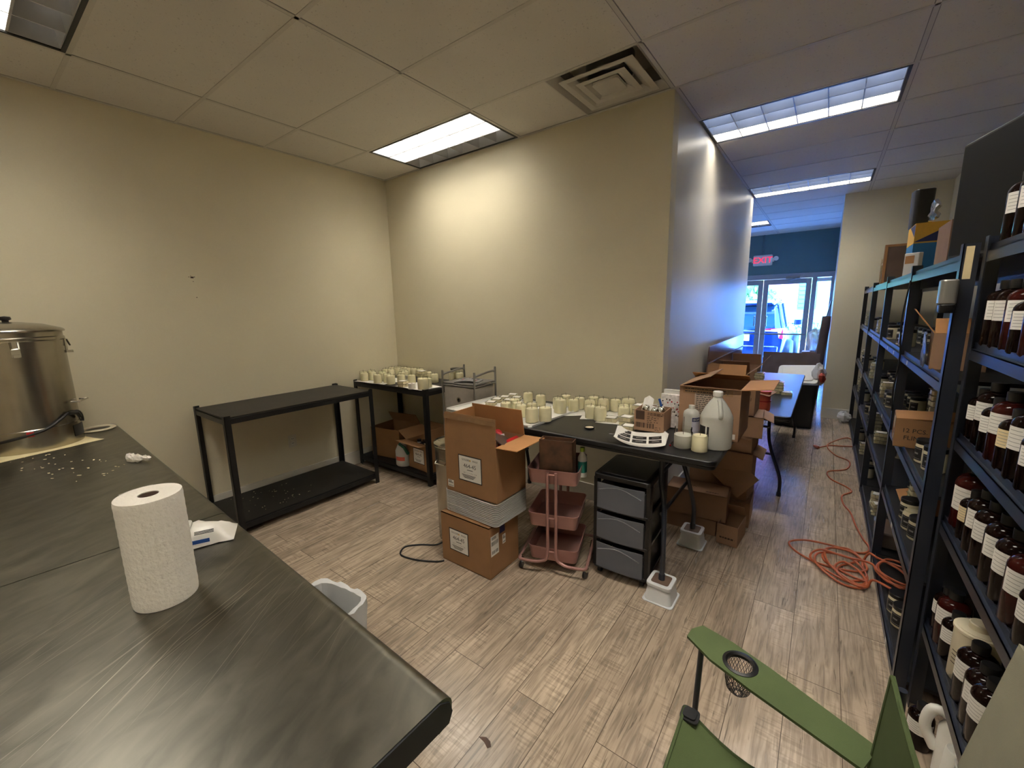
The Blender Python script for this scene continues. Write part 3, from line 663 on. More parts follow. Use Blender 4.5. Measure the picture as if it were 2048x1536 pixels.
# wipes packet
t = thing('wipes_packet', 'crumpled white packet of wipes behind the paper towel roll', 'wipes', (-1.565, .36, .901), 64)
g = []
for i in range(13):
    u = i / 12; row = []
    for j in range(9):
        v = j / 8; e = min(1, min(u, 1 - u) * 6) ** .7; h = .052 * e * (math.sin(PI * v) ** .45) * (1 + .12 * math.sin(u * 17 + v * 5)) * (1 if u < .6 else .85)
        row.append(((u - .5) * .24, (v - .5) * .12 * (1 - .08 * math.sin(u * 9)), .002 + h + random.uniform(-.002, .002) * e))
    g.append(row)
f = MB(); f.sheet(g, .002); f.build('pouch', mat('glossy_white_film', (226, 222, 214), .3, var=.02), t)
f = MB(); f.rbox((.085, .055, .012), .012, (-.035, 0, .056), M=RX(4)); f.build('flip_lid', white_pl, t, bevel=.003)
f = MB(); f.text('Wipes', .03, TR(-.025, -.0635, .026) @ RX(72)); f.box((.034, .0012, .011), (-.04, -.061, .042), slot=2); f.box((.05, .0012, .012), (.035, -.0645, .022), slot=1)
for k in range(3): f.box((.05, .001, .0022), (.047, -.056 + k * .0022, .043 + k * .003), slot=0)
f.build('printing', [ink, ink_blue, navy_card], t, smooth=False)
# lined trash can under the counter edge
t = thing('trash_can', 'small trash can lined with a white bag on the floor beside the steel table', 'trash can', (-1.645, .785, 0), 8); t.scale = (.95, .95, 1)
f = MB(); vs = []; fs = []; n = 40
for z, q in ((.0, .86), (.34, 1.02), (.34, .99), (.012, .83)):
    for i in range(n):
        c, s_ = math.cos(2 * PI * i / n), math.sin(2 * PI * i / n); rr = (abs(c / (.16 * q)) ** 5 + abs(s_ / (.13 * q)) ** 5) ** (-.2); vs.append((rr * c, rr * s_, z))
for k in range(3):
    for i in range(n): j = (i + 1) % n; fs.append((k * n + i, k * n + j, (k + 1) * n + j, (k + 1) * n + i))
f.faces(vs, fs + [tuple(range(n)), tuple(range(3 * n, 4 * n))]); f.build('bin_body', grey_box, t)
g = []; n = 40; vs = []; fs = []
for k, (z, q) in enumerate(((.12, 1.0), (.25, 1.06), (.345, 1.10), (.372, 1.09), (.365, .95), (.25, .88), (.06, .72))):
    for i in range(n):
        a = 2 * PI * i / n; c, s = math.cos(a), math.sin(a); p = 5
        rr = (abs(c / (.16 * q)) ** p + abs(s / (.13 * q)) ** p) ** (-1 / p) + random.uniform(-.004, .004) * (1 if k < 6 else 0)
        vs.append((rr * c, rr * s, z + random.uniform(-.008, .008) * (k in (0, 3))))
for k in range(6):
    for i in range(n): j = (i + 1) % n; fs.append((k * n + i, k * n + j, (k + 1) * n + j, (k + 1) * n + i))
fs.append(tuple(6 * n + i for i in range(n)))
f = MB(); f.faces(vs, fs); f.build('bin_liner', bag_pl, t)

# ------------------------------------------------------------------ low black steel shelves
def low_shelf(label, x0, x1, y0, y1, z, zb, loc_group='low black steel shelves'):
    t = thing('low_steel_shelf', label, 'shelf', (x0, y0, 0), group=loc_group); w, d = x1 - x0, y1 - y0
    for px, sx in ((0, 1), (w, -1)):
        for py, sy in ((0, 1), (d, -1)):
            g = MB(); g.bx(min(px, px + sx * .038), max(px, px + sx * .038), min(py, py + sy * .003), max(py, py + sy * .003), 0, z + .012)
            g.bx(min(px, px + sx * .003), max(px, px + sx * .003), min(py, py + sy * .04), max(py, py + sy * .04), 0, z + .012); g.build('post', black_metal, t, smooth=False)
    for zz in (z, zb):
        for a, b, c, e in ((.003, w - .003, .003, .02), (.003, w - .003, d - .02, d - .003)):
            g = MB(); g.bx(a, b, c, c + .004 if c < .01 else e, zz - .052, zz - .012); g.bx(a, b, c, e, zz - .016, zz - .012); g.bx(a, b, c + .006 if c < .01 else c, c + .010 if c < .01 else c + .004, zz - .012, zz); g.build('beam', black_metal, t, smooth=False)
        for a, b in ((.003, .02), (w - .02, w - .003)):
            g = MB(); g.bx(a, b, .01, d - .01, zz - .05, zz - .012); g.build('side_beam', black_metal, t, smooth=False)
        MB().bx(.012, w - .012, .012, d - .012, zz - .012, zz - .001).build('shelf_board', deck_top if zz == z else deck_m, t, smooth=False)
    return t
low_shelf('empty low black two tier steel shelf against the left wall', -3.915, -3.305, 1.05, 2.25, .9, .10)
low_shelf('low black two tier steel shelf in the corner covered with candles', -3.915, -2.81, 2.45, 3.03, .905, .10)
f = MB()
for i in range(40):
    s = random.uniform(.003, .008); f.box((s, s * random.uniform(.6, 2), .0012), M=TR(random.uniform(-.25, .22), random.uniform(-.5, .05) - .05 + .2 * random.random(), .0007) @ RZ(random.random() * 90))
o = tag(f.build('wax_crumbs', cream_wax, loc=(-3.6, 1.6, .1001), smooth=False), 'white wax crumbs on the bottom board of the empty black shelf', 'wax crumbs'); o['kind'] = 'stuff'

# ------------------------------------------------------------------ candles
def make_candle():
    t = thing('candle_jar', 'x', 'candle')
    f = MB(); f.lathe([(.034, .0), (.0395, .004), (.0395, .078), (.036, .083), (.036, .094), (.0375, .096), (.0345, .096), (.0335, .08), (.0335, .076)], seg=24); f.build('glass_jar', glass, t)
    f = MB(); f.lathe([(.033, .003), (.0385, .006), (.0385, .076), (.035, .083), (.0335, .086), (.015, .0855), (0, .085)], seg=24); f.build('wax', cream_wax, t)
    f = MB(); f.tube([(0, 0, .084), (.001, 0, .095), (.003, .001, .108)], .0013, 6); f.build('wick', wick_m, t); return t
candle = Kind(make_candle)
TZ, SZ = .855, .906
def relax(P, x0, x1, y0, y1, it=200):
    # settle round things side by side: P = [[x, y, r], ...]
    for _ in range(it):
        for i in range(len(P)):
            for j in range(i):
                dx, dy = P[i][0] - P[j][0], P[i][1] - P[j][1]; d = math.hypot(dx, dy) or 1e-4; m = P[i][2] + P[j][2] + .003
                if d < m:
                    k = (m - d) / 2 / d; P[i][0] += dx * k; P[i][1] += dy * k; P[j][0] -= dx * k; P[j][1] -= dy * k
        for p in P: p[0] = min(max(p[0], x0 + p[2]), x1 - p[2]); p[1] = min(max(p[1], y0 + p[2]), y1 - p[2])
    return P
shelf_c = [(-3.85, 2.53, 'at the far left front corner of the shelf'), (-3.79, 2.495, 'in front at the left end of the shelf'), (-3.775, 2.585, 'second in the left end group'), (-3.84, 2.62, 'behind the left end group'), (-3.56, 2.475, 'standing alone near the front edge'), (-3.70, 2.655, 'with a paper tag, behind the lone front candle'), (-3.615, 2.60, 'first of the middle row'), (-3.50, 2.57, 'second of the middle row'), (-3.385, 2.525, 'at the front of the middle row'), (-3.335, 2.61, 'behind the front wax melts'), (-3.50, 2.79, 'in the centre of the shelf'), (-3.235, 2.66, 'beside the black folded paper'), (-3.46, 2.72, 'between the middle row and the centre'), (-3.60, 2.85, 'back left of the centre'), (-3.83, 2.80, 'against the left wall at mid depth'), (-3.74, 2.80, 'second from the left wall at mid depth'), (-3.87, 2.90, 'against the left wall near the corner'), (-3.86, 2.985, 'right in the wall corner'), (-3.77, 2.92, 'first along the back wall'), (-3.76, 3.0, 'second along the back wall'), (-3.67, 2.96, 'third along the back wall'), (-3.58, 2.98, 'fourth along the back wall'), (-3.49, 2.99, 'fifth along the back wall'), (-3.23, 2.87, 'behind the wax melt stack'), (-3.08, 2.82, 'right of the wax melt stack'), (-2.99, 2.985, 'behind the fabric cart, left'), (-2.90, 2.99, 'behind the fabric cart, right'), (-2.925, 2.57, 'small one second from the right front corner')]
sp_ = relax([[x, y, .041] for x, y, _ in shelf_c] + [[-2.905, 2.505, .053]], -3.90, -2.84, 2.455, 3.03)
for (x, y, _), (_, _, s) in zip(sp_, shelf_c):
    candle.put((x, y, SZ), 'cream candle jar on the corner shelf, ' + s, random.uniform(0, 360), 'cream candles on the corner shelf', .98 + .04 * random.random())
candle.put((sp_[-1][0], sp_[-1][1], SZ), 'largest cream candle jar on the corner shelf, at its right front corner', 30, 'cream candles on the corner shelf', (1.3, 1.3, 1.18))
main_c = [(-1.87, 2.70, 1, 'at the back left, behind the wax melt packs'), (-1.73, 2.67, 1, 'behind the front pair on the tray'), (-1.63, 2.40, 1, 'in the middle of the tray'), (-1.525, 2.245, 1.12, 'front left of the pair at the tray edge'), (-1.465, 2.315, 1.1, 'front right of the pair at the tray edge'), (-1.68, 2.33, 1, 'on the tray beside the open carton flap'), (-1.73, 2.36, 1, 'on tray, half hidden by carton'), (-1.80, 2.33, 1, 'on the tray, leftmost behind the carton'), (-1.82, 2.45, 1, 'on the tray, rearmost behind the carton'), (-1.575, 2.67, 1, 'back left of the four by the tray corner'), (-1.57, 2.785, 1, 'rearmost of the four by the tray corner'), (-1.446, 2.68, 1, 'right front of the four by the tray corner'), (-1.44, 2.76, 1, 'right rear of the four by the tray corner'), (-1.50, 2.575, 1.15, 'biggest of the group near the tray corner'), (-1.345, 2.81, 1.08, 'rearmost of the group on white paper'), (-1.335, 2.72, 1, 'left of the group on white paper'), (-1.258, 2.795, 1.05, 'right of the rearmost on white paper'), (-1.192, 2.835, 1, 'right end of the back row on paper'), (-1.238, 2.56, 1, 'front left of the pair on the white paper'), (-1.178, 2.54, 1.08, 'front right of the pair on the white paper'), (-1.085, 2.83, 1.2, 'wide one by the wall near the printed carton'), (-1.075, 2.735, .92, 'small one before the wide wall candle'), (-1.01, 2.735, 1, 'right beside the stacked wax melts'), (-1.045, 2.645, 1, 'in front of the small wall candles'), (-.965, 2.815, 1, 'behind the printed carton')]
mp_ = relax([[x, y, .0405 * s] for x, y, s, _ in main_c], -2.2, -.90, 2.16, 2.875)
for (x, y, _), (_, _, s, lb) in zip(mp_, main_c):
    candle.put((x, y, TZ + .001 + (.004 if x < -1.46 and y < 2.78 and not (x > -1.6 and y > 2.5) else 0)), 'cream candle jar on the folding table, ' + lb, random.uniform(0, 360), 'cream candles on the folding table', s)
candle.put((-.476, 2.255, TZ + .001), 'cream filled candle jar with a long wick beside the clear gallon jug', 20, None, 1.02)
t = thing('candle_jar', 'half filled open candle jar beside the clear gallon jug', 'candle', (-.565, 2.275, TZ + .001))
f = MB(); f.lathe([(.04, 0), (.046, .004), (.046, .088), (.043, .094), (.044, .112), (.0415, .112), (.041, .094), (.0435, .088), (.0435, .075)], seg=32); f.build('glass_jar', rim_glass, t)
f = MB(); f.lathe([(.039, .003), (.0448, .006), (.0448, .072), (.042, .074), (0, .073)], seg=32); f.build('wax', white_pl, t)
MB().tube([(0, 0, .07), (.002, 0, .17)], .0014, 6).build('wick', wick_m, t)
# wax melt clamshells
def make_melt():
    t = thing('wax_melt_pack', 'x', 'wax melts')
    f = MB()
    for i in (-1, 0, 1):
        for j in (-.5, .5): f.box((.0245, .036, .023), (i * .0255, j * .037, .0125), taper=.9)
    f.build('wax_cubes', cream_wax, t, bevel=.003)
    f = MB(); f.rbox((.08, .078, .026), .006, (0, 0, .014), taper=.93); f.rbox((.088, .086, .0015), .006, (0, 0, .0275)); f.build('clamshell', melt_pl, t)
    f = MB(); f.rbox((.062, .058, .0008), .004, (0, 0, .0288)); f.build('label', paper, t); return t
melt = Kind(make_melt)
def melts(lst, where, grp, cat_from=0):
    for k, (x, y, z, rz, lb) in enumerate(lst): melt.put((x, y, z), 'clear pack of cream wax melts ' + lb, rz, grp)
melts([(-1.10, 2.565, TZ + .001, 8, 'lying on torn paper on the folding table'), (-.985, 2.535, TZ + .001, 12, 'below in the pair left of the printed carton'), (-.98, 2.535, TZ + .030, -4, 'on top of the pair left of the printed carton'), (-.93, 2.44, TZ + .001, 6, 'nearest the curled label sheets')], '', 'wax melts on the folding table')
melts([(-.94, 2.655, TZ + .001 + .029 * k, (-6, 4, 9, -3)[k], 'in the tall stack behind the printed carton, ' + ('lowest', 'second up', 'third up', 'topmost')[k]) for k in range(4)], '', 'wax melts on the folding table')
melts([(-2.12 + dx, 2.55 + dy, TZ + .005, 20, 'flat on the tray paper, ' + lb) for dx, dy, lb in ((0, .28, 'farthest back'), (.0, .17, 'second from the back'), (.0, .06, 'third from the back'), (.03, -.05, 'nearest the open carton'), (.10, .20, 'right of the back ones'), (.10, .09, 'right of the middle ones'))], '', 'wax melts on the folding table')
melts([(-3.17, 2.50, SZ + .029 * k, (0, 6)[k], 'in the short front stack on the corner shelf, ' + ('lower', 'upper')[k]) for k in range(2)], '', 'wax melts on the corner shelf')
melts([(-3.20, 2.765, SZ + .029 * k, (0, 6, -8, 3)[k], 'in the tall stack among the shelf candles, ' + ('lowest', 'second up', 'third up', 'topmost')[k]) for k in range(4)], '', 'wax melts on the corner shelf')
melts([(-3.08, 2.71, SZ + .001, 10, 'lying behind the tape roll on the corner shelf')], '', 'wax melts on the corner shelf')
# papers under the candles
def wavy(name, label, x, y, z, wd, dp, rz, amp=.004, m=paper, th=.0012):
    ph = random.random() * 6
    g = [[((i / 8 - .5) * wd, (j / 6 - .5) * dp, .0012 + amp * .5 * (1 + math.sin(i * 1.1 + ph) * math.cos(j * .8 + ph)) * (1 if i in (0, 8) or j in (0, 6) else .12)) for j in range(7)] for i in range(9)]
    return tag(MB().sheet(g, th).build(name, m, loc=(x, y, z), rot=(0, 0, R(rz))), label, 'paper')
wavy('paper_sheet', 'white paper sheet under the left candles on the corner shelf', -3.66, 2.62, SZ - .0012, .46, .34, 4)
wavy('paper_sheet', 'white paper sheet under the right front candle on the corner shelf', -3.05, 2.58, SZ - .0012, .40, .24, -4)
wavy('paper_sheet', 'white paper under the group of four candles on the folding table', -1.49, 2.68, TZ - .0005, .30, .33, 32)
wavy('paper_sheet', 'white paper under the back row of candles on the folding table', -1.23, 2.70, TZ - .0005, .26, .34, 18)
wavy('torn_paper', 'torn white and pink paper under a wax melt pack on the folding table', -1.10, 2.555, TZ - .0005, .18, .13, 12)
t = thing('tape_roll', 'small white roll of thermal labels at the front of the corner shelf', 'label roll', (-3.015, 2.475, SZ))
f = MB(); f.lathe([(.012, 0), (.034, 0), (.034, .05), (.012, .05), (.012, 0)], seg=24); f.build('paper_roll', paper, t)
f = MB(); f.lathe([(.0122, .001), (.0122, .05), (.0105, .05), (.0105, .001), (.0122, .001)], seg=16); f.build('core', card, t)
t = thing('folded_leaflet', 'black and white folded leaflet standing among the shelf candles', 'leaflet', (-3.30, 2.69, SZ), 30)
f = MB(); f.box((.09, .002, .07), (0, -.016, .034), M=RX(-22)); f.box((.09, .002, .07), (0, .016, .034), M=RX(22)); f.build('leaf', [paper], t, smooth=False)
f = MB(); f.box((.09, .0006, .03), (0, -.0176, .052), M=RX(-22)); f.build('printed_band', ink, t, smooth=False)
o = MB(); o.lathe([(.045, 0), (.048, .004), (.048, .012), (.044, .014), (0, .014)], seg=28); tag(o.build('jar_lid', plastic_black, loc=(-2.955, 2.985, SZ + .118), rot=(R(2), 0, 0)), 'dark round jar lid resting on candles behind the fabric cart', 'lid')

# tray under the left candles
t = thing('baking_tray', 'aluminium tray with paper and candles at the left of the folding table', 'tray', (-1.86, 2.46, TZ + .001), -4)
f = MB(); f.rbox((.84, .60, .002), .03, (0, 0, .001)); n = 0
prof = [(.0, .002), (.012, .018), (.016, .02), (.02, .018)]
for a, b, c, e in ((-.42, .42, -.302, -.296), (-.42, .42, .296, .302)): f.bx(a + .02, b - .02, c, e, .001, .014)
for a, b in ((-.422, -.416), (.416, .422)): f.bx(a, b, -.28, .28, .001, .014)
f.build('tray_body', alu, t, bevel=.002)
wavy('paper_sheet', 'white paper sheet lining the tray on the folding table', -1.84, 2.47, TZ + .0022, .76, .56, -4, .003)

# ------------------------------------------------------------------ folding tables
def folding_table(label, loc, rz, L, D, h, risers=False):
    # local: x along the length, y depth, top surface at h
    t = thing('folding_table', label, 'folding table', loc, rz)
    f = MB(); f.rbox((L, D, .028), .045, (0, 0, h - .014), seg=8); f.rbox((L - .012, D - .012, .02), .04, (0, 0, h - .038), seg=8); f.build('tabletop', table_black, t, bevel=.005)
    f = MB(); f.rbox((L - .05, D - .05, .001), .03, (0, 0, h + .0003), seg=8); f.build('top_panel', table_black, t, smooth=False)
    z0 = h - .745
    for s in (-1, 1):
        lx = s * (L / 2 - .30)
        for q in (-1, 1):
            g = MB(); g.tube([(lx, q * (D / 2 - .16), h - .05), (lx, q * (D / 2 - .16), h - .22), (lx + s * .03, q * (D / 2 - .13), h - .36), (lx + s * .06, q * (D / 2 - .05), h - .58), (lx + s * .06, q * (D / 2 - .045), z0 + .012)], .0135, 10, smooth=5)
            g.lathe([(.018, 0), (.018, .03), (.014, .035)], (lx + s * .06, q * (D / 2 - .045), z0), 12); g.build('leg', rack_metal, t)
        g = MB(); g.tube([(lx, -D / 2 + .16, h - .17), (lx, D / 2 - .16, h - .17)], .011); g.tube([(lx + s * .02, -D / 2 + .12, h - .40), (lx + s * .02, D / 2 - .12, h - .40)], .011); g.build('cross_bar', rack_metal, t)
        g = MB(); g.tube([(lx, -.05, h - .18), (lx - s * .32, -.02, h - .05)], .008); g.tube([(lx, .05, h - .18), (lx - s * .32, .02, h - .05)], .008); g.build('folding_brace', rack_metal, t)
        g = MB()
        for q in (-1, 1): g.ball(.009, (lx - .012, q * (D / 2 - .16) * .98, h - .17), 8)
        g.build('rivet', chrome, t)
    return t
folding_table('black folding table along the back wall covered with candle making things', (-1.285, 2.50, 0), 0, 1.83, .76, TZ)
folding_table('far black folding table in the corridor reflecting the blue window light', (-.525, 4.97, 0), 90, 2.42, .745, .745)
riser_lb = ['white plastic bed riser under the front right leg of the folding table', 'white plastic bed riser under the rear right leg of the folding table']
def make_riser():
    t = thing('bed_riser', 'x', 'bed riser')
    f = MB(); f.rbox((.168, .168, .006), .02, (0, 0, .003)); f.rbox((.15, .15, .10), .024, (0, 0, .056), taper=.78); f.rbox((.135, .135, .022), .022, (0, 0, .097)); f.build('riser_body', mat('white_riser_plastic', (216, 218, 220), .35, var=.02), t, bevel=.003)
    f = MB(); f.rbox((.095, .095, .002), .014, (0, 0, .1085)); f.build('wood_insert', wood_br, t, smooth=False); return t
riser = Kind(make_riser)
riser.put((-.61, 2.165, 0), riser_lb[0], 0, 'bed risers'); riser.put((-.61, 2.835, 0), riser_lb[1], 0, 'bed risers')

# ------------------------------------------------------------------ fabric drawer cart
t = thing('fabric_drawer_cart', 'grey metal cart with fabric drawers between the corner shelf and folding table', 'storage cart', (-2.69, 2.555, 0), 3)
CW, CD, CT = .36, .30, .985
for x in (0, CW):
    MB().tube([(x, 0, .0), (x, 0, .985 + .02), (x, .012, 1.045), (x, .05, 1.06), (x, CD - .05, 1.075), (x, CD - .012, 1.06), (x, CD, 1.02), (x, CD, 0)], .009, 10, smooth=3).build('side_loop', grey_metal, t)
f = MB(); f.bx(.0, CW, .0, CD, CT - .008, CT); f.build('top_board', mat('grey_board', (112, 108, 102), .5), t, bevel=.002)
for k, z in enumerate((CT - .02, .665, .36)):
    g = MB()
    for y in (.0, CD): g.tube([(0, y, z), (CW, y, z)], .006)
    for x in (0, CW): g.tube([(x, 0, z), (x, CD, z)], .006)
    g.build('rail', grey_metal, t)
for z in (.69, .385, .08):
    f = MB(); f.bx(.012, CW - .012, .004, CD - .01, z, z + .26); d = f.build('fabric_drawer', grey_fab, t, bevel=.006)
    f = MB(); f.lathe([(.022, 0), (.022, .004), (.014, .005), (.014, .001)], seg=20, M=TR(CW / 2, .0025, z + .15) @ RX(90)); f.build('grommet', chrome, d)
    f = MB(); f.cyl(.0142, .002, (0, 0, 0), M=TR(CW / 2, .0028, z + .15) @ RX(90)); f.build('finger_hole', ink, d, smooth=False)
t = thing('magazine', 'black and grey patterned magazine lying on the fabric drawer cart', 'magazine', (-2.50, 2.69, CT + .001), 24)
g = [[(-.11 + .22 * i / 8, -.075 + .15 * j / 3, .004 + .014 * math.sin(PI * i / 8) * (1 if j else .8)) for j in range(4)] for i in range(9)]
MB().sheet(g, .005).build('pages', mat('magazine_cover', (120, 120, 122), .35, var=.5, scale=40), t)
f = MB()
for i in range(16):
    x, y = random.uniform(-.09, .09), random.uniform(-.06, .06); f.box((random.uniform(.01, .03), random.uniform(.008, .02), .0008), M=TR(x, y, .0072 + .014 * math.sin(PI * (x + .11) / .22)) @ RZ(random.uniform(0, 90)), slot=0 if i % 4 else 1)
f.build('cover_print', [ink, ink_red], t, smooth=False)

# ------------------------------------------------------------------ cartons
def carton(label, loc, rz, size, flaps=(), closed=False, m=None, mi=None, prints=(), group=None, name='cardboard_box', cat='box', taped=True, rot=None):
    # flaps: (side, angle, reach): 0 lies flat over the opening, 90 stands up, 180+ hangs outside
    m = m or card; mi = mi or card_in; w, d, h = size; th = .005
    t = thing(name, label, cat, loc, rz, group, rot)
    f = MB(); f.bx(-w / 2, w / 2, -d / 2, -d / 2 + th, 0, h); f.bx(-w / 2, w / 2, d / 2 - th, d / 2, 0, h); f.bx(-w / 2, -w / 2 + th, -d / 2 + th, d / 2 - th, 0, h); f.bx(w / 2 - th, w / 2, -d / 2 + th, d / 2 - th, 0, h); f.bx(-w / 2, w / 2, -d / 2, d / 2, 0, th)
    if closed: f.bx(-w / 2, w / 2, -d / 2, d / 2, h - th, h)
    f.build('box_body', m, t, smooth=False)
    for fl_ in flaps:
        side, ang, reach = fl_[:3]; fm = fl_[3] if len(fl_) > 3 else m
        ww = w if side in ('front', 'back') else d
        off = {'front': TR(0, -d / 2 + th / 2, h), 'back': TR(0, d / 2 - th / 2, h) @ RZ(180), 'right': TR(w / 2 - th / 2, 0, h) @ RZ(90), 'left': TR(-w / 2 + th / 2, 0, h) @ RZ(-90)}[side]
        M = off @ RX(ang); g = MB(); g.bx(-ww / 2 + .002, ww / 2 - .002, 0, reach, -.002, .002, M=M); g.build('flap', fm, t, smooth=False)
    if closed and taped:
        f = MB(); f.bx(-w / 2, w / 2, -.024, .024, h, h + .0006); f.bx(w / 2, w / 2 + .0006, -.024, .024, h - .06, h); f.bx(-w / 2 - .0006, -w / 2, -.024, .024, h - .06, h); f.build('packing_tape', tape_m, t, smooth=False)
    for pr in prints: pr(t, size)
    return t
def p_text(side, u, v, lines, size, m=None, rz=0, lead=1.25):
    def go(t, sz):
        f = MB()
        for i, s in enumerate(lines): f.text(s, size, on_face(side, sz, u, v, .001) @ RZ(rz) @ TR(0, -i * size * lead, 0))
        f.build('printed_lettering', m or ink_b, t, smooth=False)
    return go
def p_wax_label(u, v, w=.16, h=.145, side='front'):
    def go(t, sz):
        f = MB(); M = on_face(side, sz, u, v)
        f.box((w, h, .0008), M=M, slot=1); f.box((w - .012, h - .012, .0008), (0, 0, .0004), M=M, slot=0)
        M2 = M @ TR(0, 0, .0012)
        f.text('GOLDEN   WAX', .0175, M2 @ TR(0, h * .33, 0), 1); f.box((.010, .008, .0003), (.004, h * .33, 0), M=M2, slot=2)
        f.text('464-45', .036, M2 @ TR(0, h * .10, 0), 1); f.box((.045, .0035, .0003), (0, -.008, 0), M=M2, slot=1)
        f.text('DAT  7  11  13  19  21  17  28', .0085, M2 @ TR(0, -h * .165, 0), 1)
        for k in range(4): f.box((w * (.6 - .07 * k), .0026, .0003), (-w * .06, -h * .25 - k * .0065, 0), M=M2, slot=1)
        f.build('product_label', [paper, ink, yellow_card], t, smooth=False)
    return go
def p_ship(side, u, v, w=.07, h=.1):
    def go(t, sz):
        f = MB(); M = on_face(side, sz, u, v); f.box((w, h, .0008), M=M, slot=0); M2 = M @ TR(0, 0, .0008)
        for k in range(3): f.box((w * .55, .0028, .0003), (-w * .12, h * .42 - k * .006, 0), M=M2, slot=1)
        for k in range(12): f.box((w * random.choice((.02, .035)), h * .2, .0003), (-w * .4 + k * w * .07, h * .12, 0), M=M2, slot=1)
        for k in range(10): f.box((w * random.choice((.025, .04)), h * .16, .0003), (-w * .36 + k * w * .08, -h * .32, 0), M=M2, slot=1)
        f.build('shipping_label', [paper, ink], t, smooth=False)
    return go
def p_rect(side, u, v, w, h, m, name='sticker'):
    def go(t, sz): MB().box((w, h, .0008), M=on_face(side, sz, u, v)).build(name, m, t, smooth=False)
    return go
def p_lines(side, u, v, w, n, gap=.009, m=None, th=.003):
    def go(t, sz):
        f = MB(); M = on_face(side, sz, u, v, .0016)
        for k in range(n):
            x = -w / 2
            while x < w / 2:
                a = random.uniform(.006, .02); f.box((min(a, w / 2 - x), th, .0003), (x + a / 2, -k * gap, 0), M=M); x += a + .004
        f.build('fine_print', m or ink_b, t, smooth=False)
    return go
def p_bars(side, u, v, w, h, m=None):
    def go(t, sz):
        f = MB(); M = on_face(side, sz, u, v, .0012); x = -w / 2
        while x < w / 2: a = random.choice((.002, .004, .006)); f.box((a, h, .0003), (x, 0, 0), M=M); x += a + random.choice((.002, .004))
        f.build('barcode', m or ink_b, t, smooth=False)
    return go
# the stack left of the rolling cart
BS = (.405, .29, .335)
carton('closed wax carton on the floor at the bottom of the stack', (-1.69, 1.868, 0), 0, BS, closed=True, prints=[p_wax_label(-.05, .17, .165, .15), p_ship('right', -.095, .21, .075, .13), p_rect('right', -.02, .285, .05, .05, navy_card), p_ship('right', -.005, .21, .03, .06)])
tr = Kind(lambda: None)
def make_tray():
    t = thing('stacked_tray', 'x', 'tray'); f = MB(); w, d = .43, .31
    f.rbox((w - .03, d - .03, .002), .02, (0, 0, .001)); 
    n = 28; loop = []
    for qx, qy, a in ((1, 1, 0), (-1, 1, 90), (-1, -1, 180), (1, -1, 270)):
        for k in range(6): tt = R(a + 18 * k); loop.append((qx * (w / 2 - .03) + .03 * math.cos(tt), qy * (d / 2 - .03) + .03 * math.sin(tt)))
    m = len(loop); vs = []
    for q, z in ((.95, .001), (.985, .006), (1, .006), (1.016, .0078), (1.016, .0092), (1, .0105), (.98, .0095)): vs += [(x * q, y * q, z) for x, y in loop]
    f.faces(vs, [(k * m + i, k * m + (i + 1) % m, (k + 1) * m + (i + 1) % m, (k + 1) * m + i) for k in range(6) for i in range(m)])
    f.build('tray_pan', alu, t); return t
tr = Kind(make_tray)
for k in range(13):
    tr.put((-1.658, 1.905, .336 + k * .0113), 'thin aluminium tray in the stack between two wax cartons, ' + (('lowest' if k == 0 else ORD[k] + ' from the bottom') if k < 12 else 'topmost'), -1.5 + .3 * random.random(), 'stacked aluminium trays', (1, 1, 1.18))
carton('open wax carton with raised flaps on top of the tray stack', (-1.655, 1.908, .4845), 1, (.405, .30, .345), flaps=[('front', 88, .165), ('back', 80, .17, card_in), ('left', 84, .15, card_in), ('right', 178, .15, card_in)],
       prints=[p_wax_label(.0, .175, .185, .165), p_ship('front', -.165, .05, .05, .045), p_rect('front', 0, .485, .40, .028, tape_m, 'packing_tape')])
# things in that carton
f = MB(); g = []
for i in range(9): g.append([(-.06 + .05 * math.cos(i * .5) + j * .02, -.08 + i * .02, .012 * math.sin(i * 1.3 + j) + .05 * j) for j in range(4)])
t = thing('red_bag', 'red plastic bag sticking out of the open wax carton', 'bag', (-1.57, 1.93, .70), 0)
f = MB(); f.ball(.085, (0, 0, .04), 16, (.8, .9, 1.25), jit=.10); f.ball(.05, (-.05, .04, .12), 12, (1.2, .7, .9), jit=.15); f.box((.05, .15, .07), (.04, 0, .13), M=RY(28)); f.build('bag_body', red_m, t, smooth=False)
f = MB(); f.box((.006, .09, .075), (.062, -.01, .10), M=RY(-16)); f.build('white_label', paper, t, smooth=False)
t = thing('silver_pouch', 'shiny silver pouch lying in the open wax carton', 'pouch', (-1.535, 1.86, .79), 20)
g = [[(-.085 + .17 * i / 9, -.06 + .12 * j / 5, .03 + .035 * math.sin(PI * i / 9) + .006 * math.sin(i * 2.3 + j)) for j in range(6)] for i in range(10)]
MB().sheet(g, .006).build('pouch_body', foil, t)
